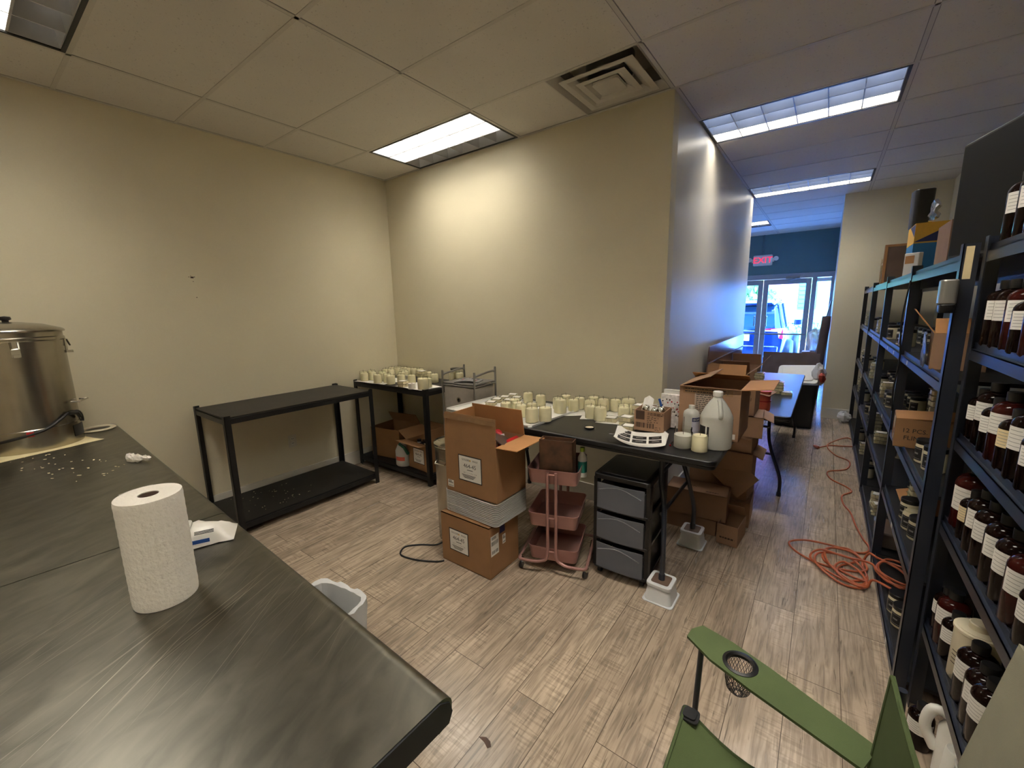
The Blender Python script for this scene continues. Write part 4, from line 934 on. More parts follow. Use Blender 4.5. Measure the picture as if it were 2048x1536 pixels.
# stainless can behind
t = thing('stainless_canister', 'tall stainless steel canister with lid standing behind the carton stack', 'canister', (-2.03, 2.0, 0), -20)
f = MB(); f.lathe([(.128, .0), (.13, .004), (.13, .67), (.134, .675), (.134, .69), (.13, .695), (.13, .70), (.10, .70), (.10, .5), (0, .5)], seg=44); f.build('canister_body', steel, t)
f = MB(); f.lathe([(.137, .698), (.138, .708), (.13, .716), (.1, .726), (0, .735)], seg=44); f.build('lid', chrome, t)
f = MB(); f.tube([(0, -.03, .733), (0, -.03, .76), (0, .03, .76), (0, .03, .733)], .009, smooth=3); f.build('lid_handle', plastic_black, t)
for a in (-62, 118):
    g = MB(); M = RZ(a) @ TR(.13, 0, .6); g.tube([(0, -.045, 0), (.03, -.04, -.012), (.03, .04, -.012), (0, .045, 0)], .006, M=M); g.build('side_handle', chrome, t)
for a in (-140, -20, 60):
    g = MB(); M = RZ(a) @ TR(.134, 0, .66); g.box((.006, .026, .06), M=M); g.tube([(.003, -.01, .035), (.012, -.01, .0), (.012, .01, .0), (.003, .01, .035)], .003, M=M); g.build('latch', chrome, t)
MB().tube([(-1.98, 1.86, .05), (-2.03, 1.80, .012), (-2.13, 1.74, .006), (-2.20, 1.66, .006), (-2.15, 1.58, .006), (-2.02, 1.60, .006), (-1.90, 1.66, .006), (-1.86, 1.70, .006)], .0055, smooth=6).build('extension_cord', black_rub)
tag(bpy.data.objects['extension_cord'], 'black cord looping on the floor beside the stainless canister', 'cord')
# boxes under the corner shelf
carton('empty open brown carton at the left end of the bottom corner shelf', (-3.62, 2.72, .101), 8, (.40, .33, .31), flaps=[('back', 60, .12)])
carton('open wax carton with supplies on the bottom corner shelf', (-3.03, 2.66, .101), -4, (.36, .30, .27), flaps=[('left', 150, .14), ('front', 172, .12), ('back', 95, .12), ('right', 95, .15)], prints=[p_wax_label(.02, .14, .17, .15)])
t = thing('plastic_jug_in_bag', 'clear plastic jug with green strap in front of the brown cartons', 'jug', (-3.26, 2.51, .102), 15)
f = MB(); f.lathe([(.07, 0), (.078, .01), (.078, .15), (.05, .21), (.03, .225), (.03, .25), (0, .25)], seg=22, sq=(1, .7)); f.build('jug_body', hdpe, t)
f = MB(); f.tube([(.0, -.05, .235), (.055, -.045, .2), (.085, -.03, .13)], .014, 6); f.build('green_strap', green_pl, t)
f = MB(); f.lathe([(.0785, .06), (.0785, .10)], seg=10, a0=R(-130), a1=R(-50), sq=(1, .7)); f.build('pink_label', coral, t)
t = thing('plastic_bottle', 'cloudy plastic bottle behind the green strapped jug', 'bottle', (-3.18, 2.66, .102))
f = MB(); f.lathe([(.05, 0), (.055, .01), (.055, .16), (.02, .20), (.02, .22), (0, .22)], seg=20); f.build('bottle_body', hdpe, t); f = MB(); f.cyl(.022, .02, (0, 0, .22), 14); f.build('cap', plastic_black, t)
t = thing('wick_bundle', 'tangled bundle of wires and wicks in the wax carton on the corner shelf', 'wicks', (-3.0, 2.63, .30), 0); f = MB()
for i in range(10): f.tube([(random.uniform(-.1, .1), random.uniform(-.1, .1), .02 + .05 * random.random()) for _ in range(4)], .004, 5, smooth=3)
f.build('wires', ink, t); f = MB(); f.rbox((.2, .18, .05), .02, (0, 0, .0)); f.build('packing_bag', clear_pl, t); f = MB(); f.box((.08, .05, .04), (.05, -.03, .06), M=RX(20)); f.build('paper_wrap', paper_y, t, smooth=False)

# ------------------------------------------------------------------ rose rolling cart
t = thing('rolling_cart', 'three tier dusty rose metal rolling cart beside the carton stack', 'rolling cart', (-1.272, 2.16, 0), 18)
for z in (.665, .385, .165):
    f = MB(); w, d, h = .31, .35, .085; r_ = .03; loop = []
    for qx, qy, a in ((1, 1, 0), (-1, 1, 90), (-1, -1, 180), (1, -1, 270)):
        for k in range(6): tt = R(a + 18 * k); loop.append((qx * (w / 2 - r_) + r_ * math.cos(tt), qy * (d / 2 - r_) + r_ * math.sin(tt)))
    m = len(loop); vs = []
    for q, zz in ((.93, z - h), (1, z), (1.012, z), (1.012, z + .004), (.99, z + .004), (.92, z - h + .004)): vs += [(x * q, y * q, zz) for x, y in loop]
    f.faces(vs, [(k * m + i, k * m + (i + 1) % m, (k + 1) * m + (i + 1) % m, (k + 1) * m + i) for k in range(5) for i in range(m)] + [tuple(range(m - 1, -1, -1)), tuple(range(5 * m, 6 * m))])
    f.build('basket', rose, t)
for s in (-1, 1):
    y = s * .185; g = MB()
    for x in (-.026, .026): g.tube([(x, y, .66), (x, y, .30), (x * 1.1, y + s * .004, .12), (x * 2.6, y + s * .008, .085), (x * 4.2, y + s * .012, .078), (x * 7.2, y + s * .012, .078), (x * 7.8, y + s * .002, .078), (x * 8, y - s * .02, .078), (x * 8, 0, .078)], .0095, 10, smooth=4)
    for z in (.645, .37, .15): g.tube([(-.026, y, z), (.026, y, z)], .006)
    g.build('frame_tube', rose, t)
for sx in (-1, 1):
    for sy in (-1, 1):
        g = MB(); M = TR(sx * .20, sy * .165, 0) @ RZ(random.uniform(-40, 40)); g.lathe([(.024, -.009), (.026, -.004), (.026, .004), (.024, .009)], seg=18, M=M @ TR(0, 0, .027) @ RY(90)); c = g.build('caster', plastic_black, t)
        g = MB(); g.box((.026, .03, .02), (0, .006, .05), M=M); g.cyl(.006, .03, (0, .008, .055), 8, M=M); g.build('caster_fork', chrome, c)
t = thing('wood_veneer_box', 'tall dark wood veneer box standing in the top tier of the rose cart', 'box', (-1.215, 2.055, .586), 15)
f = MB(); w, d, h = .205, .075, .262
f.bx(-w / 2, w / 2, -d / 2, -d / 2 + .006, 0, h); f.bx(-w / 2, w / 2, d / 2 - .006, d / 2, 0, h); f.bx(-w / 2, -w / 2 + .006, -d / 2, d / 2, 0, h); f.bx(w / 2 - .006, w / 2, -d / 2, d / 2, 0, h); f.bx(-w / 2, w / 2, -d / 2, d / 2, 0, .006)
f.build('box_shell', wood_dk, t, smooth=False)
f = MB(); f.bx(-w / 2 + .006, w / 2 - .006, -d / 2 + .006, d / 2 - .006, .15, h - .02); f.build('black_insert', plastic_black, t, smooth=False)
for k, (x, y, m1, m2, lb) in enumerate(((-1.345, 2.16, teal_pl, lime_pl, 'teal bottle with lime cap left of the wood veneer box'), (-1.125, 2.20, white_pl, teal_pl, 'white bottle with teal label right of the wood veneer box'))):
    t = thing('cleaner_bottle', lb, 'bottle', (x, y, .587)); f = MB(); f.lathe([(.026, 0), (.028, .008), (.028, .12), (.014, .15), (.014, .16)], seg=18); f.build('bottle_body', m1, t)
    f = MB(); f.cyl(.016, .03, (0, 0, .16), 14) if k == 0 else f.lathe([(.0285, .03), (.0285, .1)], seg=18); f.build('cap' if k == 0 else 'label', m2, t)
    if k: f = MB(); f.cyl(.014, .025, (0, 0, .16), 14); f.build('cap', lime_pl, t)

# ------------------------------------------------------------------ drawer tower
t = thing('drawer_tower', 'black plastic tower of three clear drawers in front of the folding table', 'drawer unit', (-.865, 2.345, 0), 2)
W, D = .31, .36
f = MB(); f.rbox((W + .02, D + .02, .03), .02, (0, 0, .635)); f.rbox((W - .02, D - .02, .012), .02, (0, 0, .654)); f.build('top', plastic_black, t, bevel=.004)
for z in (.055, .245, .435):
    f = MB(); f.rbox((W + .012, D + .01, .018), .015, (0, 0, z)); g_ = .19
    for sx in (-1, 1):
        for sy in (-1, 1): f.bx(sx * W / 2 - .012, sx * W / 2 + .012, sy * D / 2 - (.0 if sy < 0 else .05), sy * D / 2 + (.05 if sy < 0 else .0), z, z + .19)
    f.bx(-W / 2, W / 2, D / 2 - .006, D / 2, z, z + .19); f.build('frame_tier', plastic_black, t, bevel=.002)
for z in (.066, .256, .446):
    f = MB(); hh = .158; y0 = -D / 2 - .018
    for k in range(10):
        a, b = -W / 2 + .016 + (W - .032) * k / 10, -W / 2 + .016 + (W - .032) * (k + 1) / 10
        ya, yb = y0 - .012 * math.cos((k / 10 - .5) * PI), y0 - .012 * math.cos(((k + 1) / 10 - .5) * PI)
        f.faces([(a, ya, z), (b, yb, z), (b, yb, z + hh), (a, ya, z + hh), (a, ya + .003, z), (b, yb + .003, z), (b, yb + .003, z + hh), (a, ya + .003, z + hh)], [(0, 1, 2, 3), (5, 4, 7, 6), (3, 2, 6, 7), (1, 0, 4, 5)])
    for x in (-W / 2 + .016, W / 2 - .018): f.bx(x, x + .002, y0, D / 2 - .02, z, z + hh * .85)
    f.bx(-W / 2 + .016, W / 2 - .016, y0, D / 2 - .02, z, z + .002); d = f.build('drawer', frost_pl, t)
    g = MB(); g.tube([(-W / 2 + .03, y0 - .012, z + hh * .75), (0, y0 - .02, z + hh * .95), (W / 2 - .03, y0 - .012, z + hh * .68)], .003, 6, smooth=6); g.build('finger_pull', clear_pl, d)
for sx in (-1, 1):
    for sy in (-1, 1):
        g = MB(); g.lathe([(.022, -.01), (.022, .01)], seg=16, M=TR(sx * .13, sy * .15, .022) @ RY(90)); g.box((.03, .03, .014), (sx * .13, sy * .15, .044)); g.build('caster', plastic_black, t)
t = thing('zip_bag', 'clear zip bag of small parts in the top drawer of the tower', 'bag', (-.90, 2.25, .449), 6)
f = MB(); f.sheet([[(-.09 + .18 * i / 8, -.04 + .08 * j / 4, .012 + .02 * math.sin(i * 1.2) * math.sin(j * 1.1) ** 2 + .01) for j in range(5)] for i in range(9)], .004); f.build('bag_film', clear_pl, t); f = MB(); f.box((.07, .004, .03), (0, -.03, .04)); f.build('white_label', paper, t, smooth=False)
w_ = Kind(lambda: tag(MB().lathe([(.005, 0), (.011, 0), (.011, .004), (.005, .004), (.005, 0)], seg=16).build('metal_washer', chrome), 'x', 'washer'))
w_.put((-.795, 2.19, .466), 'round metal washer leaning in the top drawer of the tower', rot=(R(80), 0, R(10)))
t = thing('wick_pile', 'loose pile of small metal wick tabs in the bottom drawer', 'wick tabs', (-.865, 2.26, .069)); t['kind'] = 'stuff'; f = MB()
for i in range(70): f.lathe([(.003, 0), (.009, 0), (.009, .002), (.003, .002), (.003, 0)], seg=10, M=TR(random.uniform(-.12, .12), random.uniform(-.09, .1), .004 + .02 * random.random()) @ Euler((random.uniform(-1, 1), random.uniform(-1, 1), 0)).to_matrix().to_4x4())
f.build('wick_tabs', chrome, t)['kind'] = 'stuff'
MB().tube([(-.855, 2.20, .262), (-.857, 2.20, .28), (-.85, 2.195, .285)], .002, 6).build('wire_hook', white_pl)
tag(bpy.data.objects['wire_hook'], 'small white wire hook in the middle drawer of the tower', 'hook')

# ------------------------------------------------------------------ right end of the folding table
carton('large brown carton with taped label and open flaps on the folding table end', (-.495, 2.69, TZ + .001), 0, (.32, .36, .295), m=card_d, flaps=[('left', 22, .17), ('right', 174, .15, card_in), ('back', 25, .10, card_in), ('front', 168, .02)],
       prints=[p_rect('front', -.01, .272, .26, .036, tape_m, 'packing_tape'), p_rect('front', -.01, .19, .13, .14, mat('printed_label_paper', (176, 156, 140), .4), 'paper_label'), p_lines('front', -.01, .25, .115, 11, .011, ink, .004), p_lines('front', -.02, .282, .22, 2, .016, ink, .005), p_rect('front', .13, .03, .03, .03, paper)])
carton('small printed brown carton full of bulbs and wires on the folding table', (-.795, 2.475, TZ + .022), 2, (.175, .16, .125), m=card_d, prints=[p_rect('front', -.052, .095, .052, .052, ink_b, 'black_mark'), p_lines('front', .035, .112, .085, 2, .009, ink_b, .004), p_lines('front', .005, .09, .03, 4, .011, ink_b, .004), p_lines('front', .04, .085, .02, 3, .013, ink_b, .004), p_bars('front', -.022, .035, .105, .03), p_lines('front', .05, .03, .028, 3, .009, ink_b, .003)])
t = thing('bulb_bundle', 'bundle of silver bulbs and white wires in the small printed carton', 'bulbs', (-.795, 2.475, TZ + .10)); f = MB()
for x, y, z in ((-.04, .0, .035), (.02, -.03, .03), (.045, .02, .03)): f.ball(.026, (x, y, z), 14, (1, 1, 1.2))
f.build('bulb', chrome, t); f = MB()
for i in range(9): f.tube([(random.uniform(-.07, .07), random.uniform(-.06, .06), .01 + .06 * random.random()) for _ in range(4)], .0022, 5, smooth=4)
f.build('wire', white_pl, t); f = MB(); f.tube([(.03, .03, 0), (.035, .04, .06), (.02, .045, .10)], .008, 6); f.build('blue_tool', ink_blue, t)
f = MB(); f.sheet([[(-.075 + .03 * i, .0 + .03 * j, .02 + .045 * j - .02 * abs(i - 1)) for j in range(3)] for i in range(3)], .002); f.build('paper_scrap', paper, t, smooth=False)
t = thing('floral_packet', 'white flowered packet leaning between the small and large cartons', 'packet', (-.725, 2.62, TZ + .001), 0)
f = MB(); f.rbox((.14, .035, .21), .008, (0, 0, .108), M=RX(-4)); f.build('packet_body', floral, t, bevel=.004); f = MB()
for i in range(26): f.cyl(random.uniform(.003, .006), .0006, (0, 0, 0), 7, M=RX(-4) @ TR(random.uniform(-.06, .06), -.0178, random.uniform(.07, .19)) @ RX(90), slot=i % 3)
f.build('flower_print', [ink, ink_b, ink_red], t, smooth=False); f = MB(); f.box((.11, .03, .03), (0, .005, .225), M=RX(-4)); f.build('fold_top', paper, t, smooth=False)
# label sheets
for k in range(4):
    g = []; wd, dp = .24, .20
    for i in range(15):
        u = i / 14 - .5
        g.append([(u * wd * (1 - .5 * u * u), (j / 4 - .5) * dp, .004 + .0026 * k + .17 * u * u * (1 - .06 * k) * (1 if u < 0 else .55)) for j in range(5)])
    t = thing('label_sheet', 'curled sheet of black labels before the printed carton, ' + ('bottom one', 'second up', 'third up', 'top one')[k], 'label sheet', (-.785 - .004 * k, 2.262 + .004 * k, TZ), 12 + 2 * k, 'curled label sheets'); t.scale = (1.3, 1.15, 1)
    MB().sheet(g, .0012).build('sheet', paper, t)
    f = MB()
    if k == 3:
        for c in range(3):
            for q in range(3):
                if (c, q) in ((2, 2), (1, 2)): continue
                gg = []
                for i in range(7):
                    u = -.44 + .86 * (c + .06 + .86 * i / 6) / 3
                    gg.append([(u * wd * (1 - .5 * u * u), (-.46 + .92 * (q + .1 + .8 * j / 2) / 3) * dp, .004 + .0026 * k + .0013 + .17 * u * u * (1 - .06 * k) * (1 if u < 0 else .55)) for j in range(3)])
                f.sheet(gg, .0006, 0)
                u = -.44 + .86 * (c + .49) / 3; zc = .004 + .0026 * k + .0023 + .17 * u * u * (1 - .06 * k) * (1 if u < 0 else .55)
                sl = math.degrees(math.atan2(2 * .17 * u * (1 if u < 0 else .55), wd)); f.box((.03, .012, .0004), M=TR(u * wd * (1 - .5 * u * u), (-.46 + .92 * (q + .5) / 3) * dp, zc) @ RY(-sl), slot=1)
        f.build('black_label', [ink, grey_metal], t, smooth=False)
    else: f.bm.free()
t = thing('gallon_jug', 'clear gallon jug with white cap at the right end of the folding table', 'jug', (-.425, 2.375, TZ + .001), 25)
f = MB(); f.lathe([(.07, 0), (.078, .006), (.08, .02), (.08, .15), (.079, .158), (.08, .165), (.076, .18), (.06, .215), (.038, .25), (.024, .268), (.021, .275), (.021, .285)], seg=36); f.build('jug_body', hdpe, t)
f = MB(); f.tube([(0, -.028, .262), (0, -.05, .25), (0, -.078, .19), (0, -.07, .176)], .011, 10, smooth=4); f.build('handle', hdpe, t)
f = MB(); f.lathe([(.024, .28), (.0245, .302), (.022, .305), (0, .305)], seg=26); f.build('cap', white_pl, t)
f = MB(); f.lathe([(.0808, .045), (.0808, .125)], seg=12, a0=R(-178), a1=R(-128)); f.build('black_label', ink, t)
f = MB(); f.lathe([(.0814, .03), (.0814, .135)], seg=3, a0=R(-142), a1=R(-136)); f.build('white_strip', paper, t)
t = thing('alcohol_bottle', 'milky bottle with white cap and purple label behind the gallon jug', 'bottle', (-.575, 2.475, TZ + .001), 0)
f = MB(); f.lathe([(.04, 0), (.044, .006), (.044, .14), (.04, .156), (.025, .168), (.014, .172), (.014, .18)], seg=26); f.build('bottle_body', hdpe, t)
f = MB(); f.lathe([(.0165, .172), (.0165, .192), (0, .193)], seg=20); f.build('cap', white_pl, t)
f = MB(); f.lathe([(.0446, .03), (.0446, .13)], seg=10, a0=R(-72), a1=R(0)); f.build('label', mat('pale_violet_label', (196, 192, 206), .6), t)
f = MB(); f.lathe([(.0450, .105), (.0450, .128)], seg=8, a0=R(-70), a1=R(-4)); f.build('purple_band', navy_card, t)
f = MB(); f.text('ISOP', .018, TR(.0452 * math.cos(R(-42)), .0452 * math.sin(R(-42)), .116) @ RZ(48) @ RX(90)); f.build('lettering', paper, t, smooth=False)
MB().tube([(0, 0, .0), (.004, -.03, .003), (.01, -.07, .003)], .0035, 8).build('red_tipped_pen', ink, loc=(-.635, 2.33, TZ + .003))
o = bpy.data.objects['red_tipped_pen']; o.name = 'pen'; tag(o, 'dark pen with red tip lying left of the candle jars', 'pen'); MB().ball(.006, (.0105, -.074, .003), 10).build('red_tip', red_m, o)
o = MB().lathe([(.0, .001), (.029, .001), (.031, .004), (.031, .012), (.029, .013), (.027, .008), (0, .008)], seg=28).build('jar_lid', plastic_black, loc=(-1.142, 2.325, TZ + .001)); tag(o, 'black jar lid lying upside down on the folding table', 'lid')
MB().cyl(.026, .0015, (0, 0, .0082), 24).build('cream_liner', cream_pl, o)
o = MB().tube([(0, 0, .004), (.06, .015, .006), (.12, .04, .014)], .004, 8).build('silver_stick', grey_metal, loc=(-.99, 2.28, TZ)); tag(o, 'thin grey stirring stick left of the curled label sheets', 'stick')
o = MB().ball(.014, (0, 0, .006), 8, (1.6, 1, .5), jit=.2).build('crumpled_tissue', tissue, loc=(-.955, 2.375, TZ), smooth=False); tag(o, 'tiny crumpled white scrap on the folding table', 'tissue')

# ------------------------------------------------------------------ cartons stacked under and behind the folding table
carton('long brown carton with printed top under the right end of the folding table', (-.645, 3.115, .112), 3, (.40, .21, .19), m=card_d, closed=True, taped=False, prints=[p_text('top', .125, .06, ['LEMBERG'], .018), p_lines('top', -.06, .0, .09, 2, .014, ink_b, .006), p_lines('top', .10, -.07, .08, 1, .014, ink_b, .01)])
carton('low brown carton on the floor beneath the long printed carton', (-.665, 3.115, 0), 1, (.33, .21, .111), m=card_d, closed=True)
carton('small open carton on the floor right of the rear bed riser', (-.405, 3.05, 0), -4, (.13, .23, .14), m=card_d, flaps=[('back', 50, .12)], prints=[p_lines('front', 0, .05, .09, 1, .01, ink_b, .012)])
stack = [(-.53, 3.40, 0, .20, 'bottom'), (-.545, 3.41, .205, .20, 'second up'), (-.535, 3.40, .41, .15, 'third up'), (-.54, 3.41, .565, .11, 'fourth up'), (-.50, 3.40, .68, .15, 'fifth up, jutting out'), (-.55, 3.41, .835, .22, 'topmost')]
for k, (x, y, z, h, lb) in enumerate(stack):
    pr = [p_text('front', .13, .12, ['12 PCS.', 'FLINT'], .034, rz=180)] if k == 5 else ([p_lines('right', 0, .09, .05, 3, .014, ink_b, .006)] if k == 4 else [])
    carton('brown carton in the corridor stack by the wall, ' + lb, (x, y, z), (2, -3, 1, -2, 5, 0)[k], (.40, .28, h), m=card_d, flaps=[('front', 186, .03)] if k in (0, 3) else [('right', 205, .07)] if k in (2, 4) else [], closed=k not in (5,), taped=False, group='stacked corridor cartons', prints=pr)
t = thing('folded_carton', 'folded flat carton leaning against the corridor stack', 'cardboard', (-.50, 3.235, .305), 0)
f = MB(); f.box((.24, .006, .20), (0, 0, .10), M=RX(-14) @ RY(38)); f.build('cardboard_sheet', card_d, t, smooth=False)
# on the far table
carton('open carton with printed flap on the near end of the far folding table', (-.755, 4.95, .746), 0, (.28, .30, .14), m=card_d, flaps=[('front', 60, .12, card_in), ('left', 118, .15), ('right', 140, .15), ('back', 60, .14)], prints=[])
carton('open brown carton behind the printed one on the far folding table', (-.72, 5.45, .746), 0, (.30, .34, .16), m=card_d, flaps=[('right', 128, .15), ('left', 110, .15), ('back', 70, .14)])
carton('low open carton leaning at the near end of the far folding table', (-.60, 4.0, .746), -8, (.30, .25, .16), m=card_d, flaps=[('right', 190, .16, card_d)])
t = thing('coral_tumbler', 'coral red plastic tumbler at the near end of the far folding table', 'tumbler', (-.36, 3.93, .746)); f = MB(); f.lathe([(.05, 0), (.052, .01), (.052, .075), (.05, .08), (.05, .15), (.054, .16), (.05, .165), (0, .165)], seg=26); f.build('tumbler_body', coral, t)
f = MB(); f.lathe([(.054, .075), (.054, .085)], seg=20); f.build('band', red_m, t)
FM = [(-.545, 5.30, 4, 'in the left stack'), (-.325, 4.75, 4, 'in the right stack')]
for x, y, n, lb in FM:
    for k in range(n): melt.put((x, y, .7465 + k * .029), 'wax melt pack on the far folding table, %s, %s' % (lb, 'topmost' if k == n - 1 else ORD[k] + ' from the bottom'), random.uniform(-8, 8), 'wax melts on the far folding table', (1.15, 1.15, 1))
melt.put((-.25, 4.72, .7465), 'lone pack of wax melts near the edge of the far folding table', 10, 'wax melts on the far folding table', (1.15, 1.15, 1))
# bin and clutter in the front room
t = thing('storage_bin', 'large dark storage bin past the far folding table by the wall end', 'bin', (-.25, 6.75, 0), 0)
f = MB(); f.rbox((.42, .55, .58), .05, (0, 0, .295), taper=1.12); f.build('bin_body', grey_box, t, bevel=.01)
t = thing('bin_lid', 'white plastic bin lid tilted on the dark storage bin', 'lid', (-.25, 6.75, .66), 0); f = MB(); M = RX(28) @ RY(-4); f.rbox((.46, .42, .03), .05, (0, 0, 0), M=M); f.rbox((.36, .32, .012), .03, (0, 0, .021), M=M); f.build('lid_panel', white_pl, t, bevel=.008)
t = thing('plastic_bag', 'red and white crumpled bag beside the white bin lid', 'bag', (-.02, 6.72, .66)); f = MB(); f.ball(.12, (0, 0, .02), 14, (.6, .8, 1.1), jit=.25); f.build('white_film', bag_pl, t, smooth=False); f = MB(); f.ball(.07, (.02, -.05, .0), 10, (.8, .8, 1), jit=.3); f.build('red_film', coral, t, smooth=False)
t = thing('wooden_board', 'wide brown wooden board standing upright behind the storage bin', 'board', (-.42, 8.1, 0), 0); f = MB(); f.box((.78, .02, .82), (0, 0, .41), M=RX(-5)); f.build('board', wood_br, t, bevel=.003)
plk = Kind(lambda: tag(MB().box((.09, .02, 1.4), (0, 0, .7)).build('wood_plank', wood_br, bevel=.002), 'x', 'plank'))
for k in range(3): plk.put((-.10 + .02 * k, 8.35 + .12 * k, 0), 'brown plank leaning at the right of the front window, ' + ('leftmost', 'middle', 'rightmost')[k], 0, 'leaning planks', rot=(R(-4), R(6), R(30)))
o = MB().tube([(0, 0, 0), (.28, .02, 1.65)], .01, 8).build('black_pole', plastic_black, loc=(-.24, 9.6, 0)); tag(o, 'thin black pole leaning in front of the narrow side window', 'pole')
o = MB().ball(.16, (0, 0, .2), 14, (.7, .8, 1.3), jit=.2).build('bubble_wrap', bag_pl, loc=(-.13, 8.9, .75), smooth=False); tag(o, 'bundle of clear bubble wrap below the narrow side window', 'bubble wrap')
t = thing('cardboard_box', 'cardboard carton under the bubble wrap in the front room', 'box', (-.16, 8.92, 0)); f = MB(); f.bx(-.14, .14, -.16, .16, 0, .78); f.build('box_body', card_d, t)
t = thing('leaning_board', 'long glossy wooden board leaning against the corridor wall behind the far table', 'board', (XC + .03, 5.3, .76), 0); f = MB(); f.box((.012, 2.05, .46), (0, 0, .235), M=RY(3)); f.build('board', mat('glossy_brown_board', (120, 98, 88), .18, coat=.5), t, bevel=.002)
f = MB(); f.box((.014, 2.05, .012), (.002, 0, .10), M=RY(3)); f.box((.014, 2.05, .012), (.002, 0, .30), M=RY(3)); f.build('groove', wood_dk, t, smooth=False)

# ------------------------------------------------------------------ tall racks along the right wall
def rack(name, label, x0, x1, ys_, levels, top):
    t = thing(name, label, 'shelving rack', (x0, ys_[0], 0)); W = x1 - x0
    for i, yy in enumerate(ys_):
        y = yy - ys_[0]
        for px, s in ((0, 1), (W, -1)):
            g = MB(); q = 1 if i < len(ys_) - 1 else -1
            g.bx(min(px, px + s * .003), max(px, px + s * .003), min(y, y + q * .036), max(y, y + q * .036), 0, top); g.bx(min(px, px + s * .042), max(px, px + s * .042), min(y, y + q * .003), max(y, y + q * .003), 0, top)
            g.build('post', rack_metal, t, smooth=False)
    for bay, zs in enumerate(levels):
        a, b = ys_[bay] - ys_[0] + .004, ys_[bay + 1] - ys_[0] - .004
        for z in zs:
            for px, s in ((.003, 1), (W - .003, -1)):
                g = MB(); lo, hi = sorted((px, px + s * .003)); g.bx(lo, hi, a, b, z - .058, z - .022)
                lo, hi = sorted((px, px + s * .02)); g.bx(lo, hi, a, b, z - .025, z - .022)
                lo, hi = sorted((px + s * .012, px + s * .015)); g.bx(lo, hi, a, b, z - .022, z); g.build('beam', rack_metal, t, smooth=False)
            MB().bx(.018, W - .018, a, b, z - .02, z - .006).build('shelf_board', deck_m, t, smooth=False)
    return t
FX = .355
FY = [2.135, 3.24, 4.48, 5.78, 7.14]
LV = [[.07, .525, .885, 1.33, 1.77]] * 4
rack('far_shelving_rack', 'long dark steel shelving rack of candle stock along the corridor wall', FX, .90, FY, LV, 1.80)
rack('near_shelving_rack', 'nearest dark steel shelving rack full of amber bottles', .40, .95, [.89, 2.11], [[.40, .825, 1.145, 1.465, 1.79]], 1.815)
NZ = {5: 1.784, 4: 1.459, 3: 1.139, 2: .819, 1: .394, 0: 0}
NAMES = {5: 'the top', 4: 'the second highest', 3: 'the middle', 2: 'the second lowest', 1: 'the lowest', 0: 'the floor below'}
def label_arc(f, r, a0, a1, z0, z1, lines=4, barcode=True, seed=0):
    rnd = random.Random(seed); f.lathe([(r, z0), (r, z1)], seg=12, a0=R(a0), a1=R(a1), slot=0)
    w = a1 - a0; h = z1 - z0
    for k in range(lines):
        zz = z1 - h * (.16 + .68 * k / max(1, lines - 1)); e = a0 + w * rnd.uniform(.35, .62)
        f.lathe([(r + .0003, zz - .0007), (r + .0003, zz + .0007)], seg=6, a0=R(a0 + w * .08), a1=R(e), slot=1)
    if barcode:
        for k in range(7): f.lathe([(r + .0003, z0 + h * (.42 + .07 * k)), (r + .0003, z0 + h * (.42 + .07 * k) + rnd.choice((.0012, .0022)))], seg=3, a0=R(a1 - w * .27), a1=R(a1 - w * .06), slot=1)
def make_bottle(r, hs, cap, glassm, pap, seed):
    def go():
        t = thing('amber_bottle', 'x', 'bottle'); d = r * 1.0; prof = [(r * .9, 0), (r, .006), (r, hs - d * .62)]
        for a in (15, 32, 50, 66, 78): prof.append((r * (.40 + .60 * math.cos(R(a))), hs - d * .62 + d * .66 * math.sin(R(a))))
        prof += [(r * .36, hs + .004), (r * .36, hs + .012)]
        f = MB(); f.lathe(prof, seg=28); f.build('bottle_body', glassm, t)
        f = MB(); f.lathe([(r * .44, hs + .006), (r * .45, hs + .03), (r * .42, hs + .033), (0, hs + .033)], seg=22); f.build('cap', plastic_black, t)
        f = MB(); zt = hs - d * .66; label_arc(f, r + .0006, -178, -48, zt - r * 1.35, zt, 5, True, seed); f.build('label', [pap, ink_g], t); return t
    return go
big = Kind(make_bottle(.045, .176, 1, amber, paper, 1)); bigr = Kind(make_bottle(.045, .176, 1, amber_red, paper, 2))
sml = Kind(make_bottle(.037, .142, 1, amber, paper, 3)); smy = Kind(make_bottle(.037, .142, 1, amber, paper_y, 4)); grow = Kind(make_bottle(.062, .195, 1, amber_red, paper, 5))
KD = {'b': (big, 'large dark bottle'), 'r': (bigr, 'large reddish bottle'), 's': (sml, 'small dark bottle'), 'y': (smy, 'small yellow-labelled bottle'), 'g': (grow, 'fat round amber bottle')}
ROWS = {5: [('b', .46, 2.03), ('b', .462, 1.93), ('r', .46, 1.83), ('b', .46, 1.73)],
        4: [('b', .455, 2.035), ('b', .455, 1.94), ('r', .457, 1.845), ('s', .445, 1.76), ('r', .455, 1.675), ('b', .455, 1.58)],
        3: [('s', .452, 2.055), ('b', .46, 1.965), ('s', .448, 1.878), ('r', .455, 1.792), ('y', .447, 1.706), ('b', .455, 1.62), ('s', .448, 1.535), ('b', .455, 1.445), ('r', .455, 1.35)],
        2: [('g', .475, 2.035), ('y', .448, 1.93), ('b', .455, 1.845), ('b', .453, 1.752), ('b', .455, 1.658), ('b', .455, 1.562), ('r', .453, 1.466), ('s', .448, 1.375), ('r', .455, 1.29)],
        1: [('s', .452, 2.055), ('r', .453, 1.97), ('s', .448, 1.895), ('b', .455, 1.69), ('b', .455, 1.597), ('b', .455, 1.535 if False else 1.504 + .03), ('s', .448, 1.33)]}
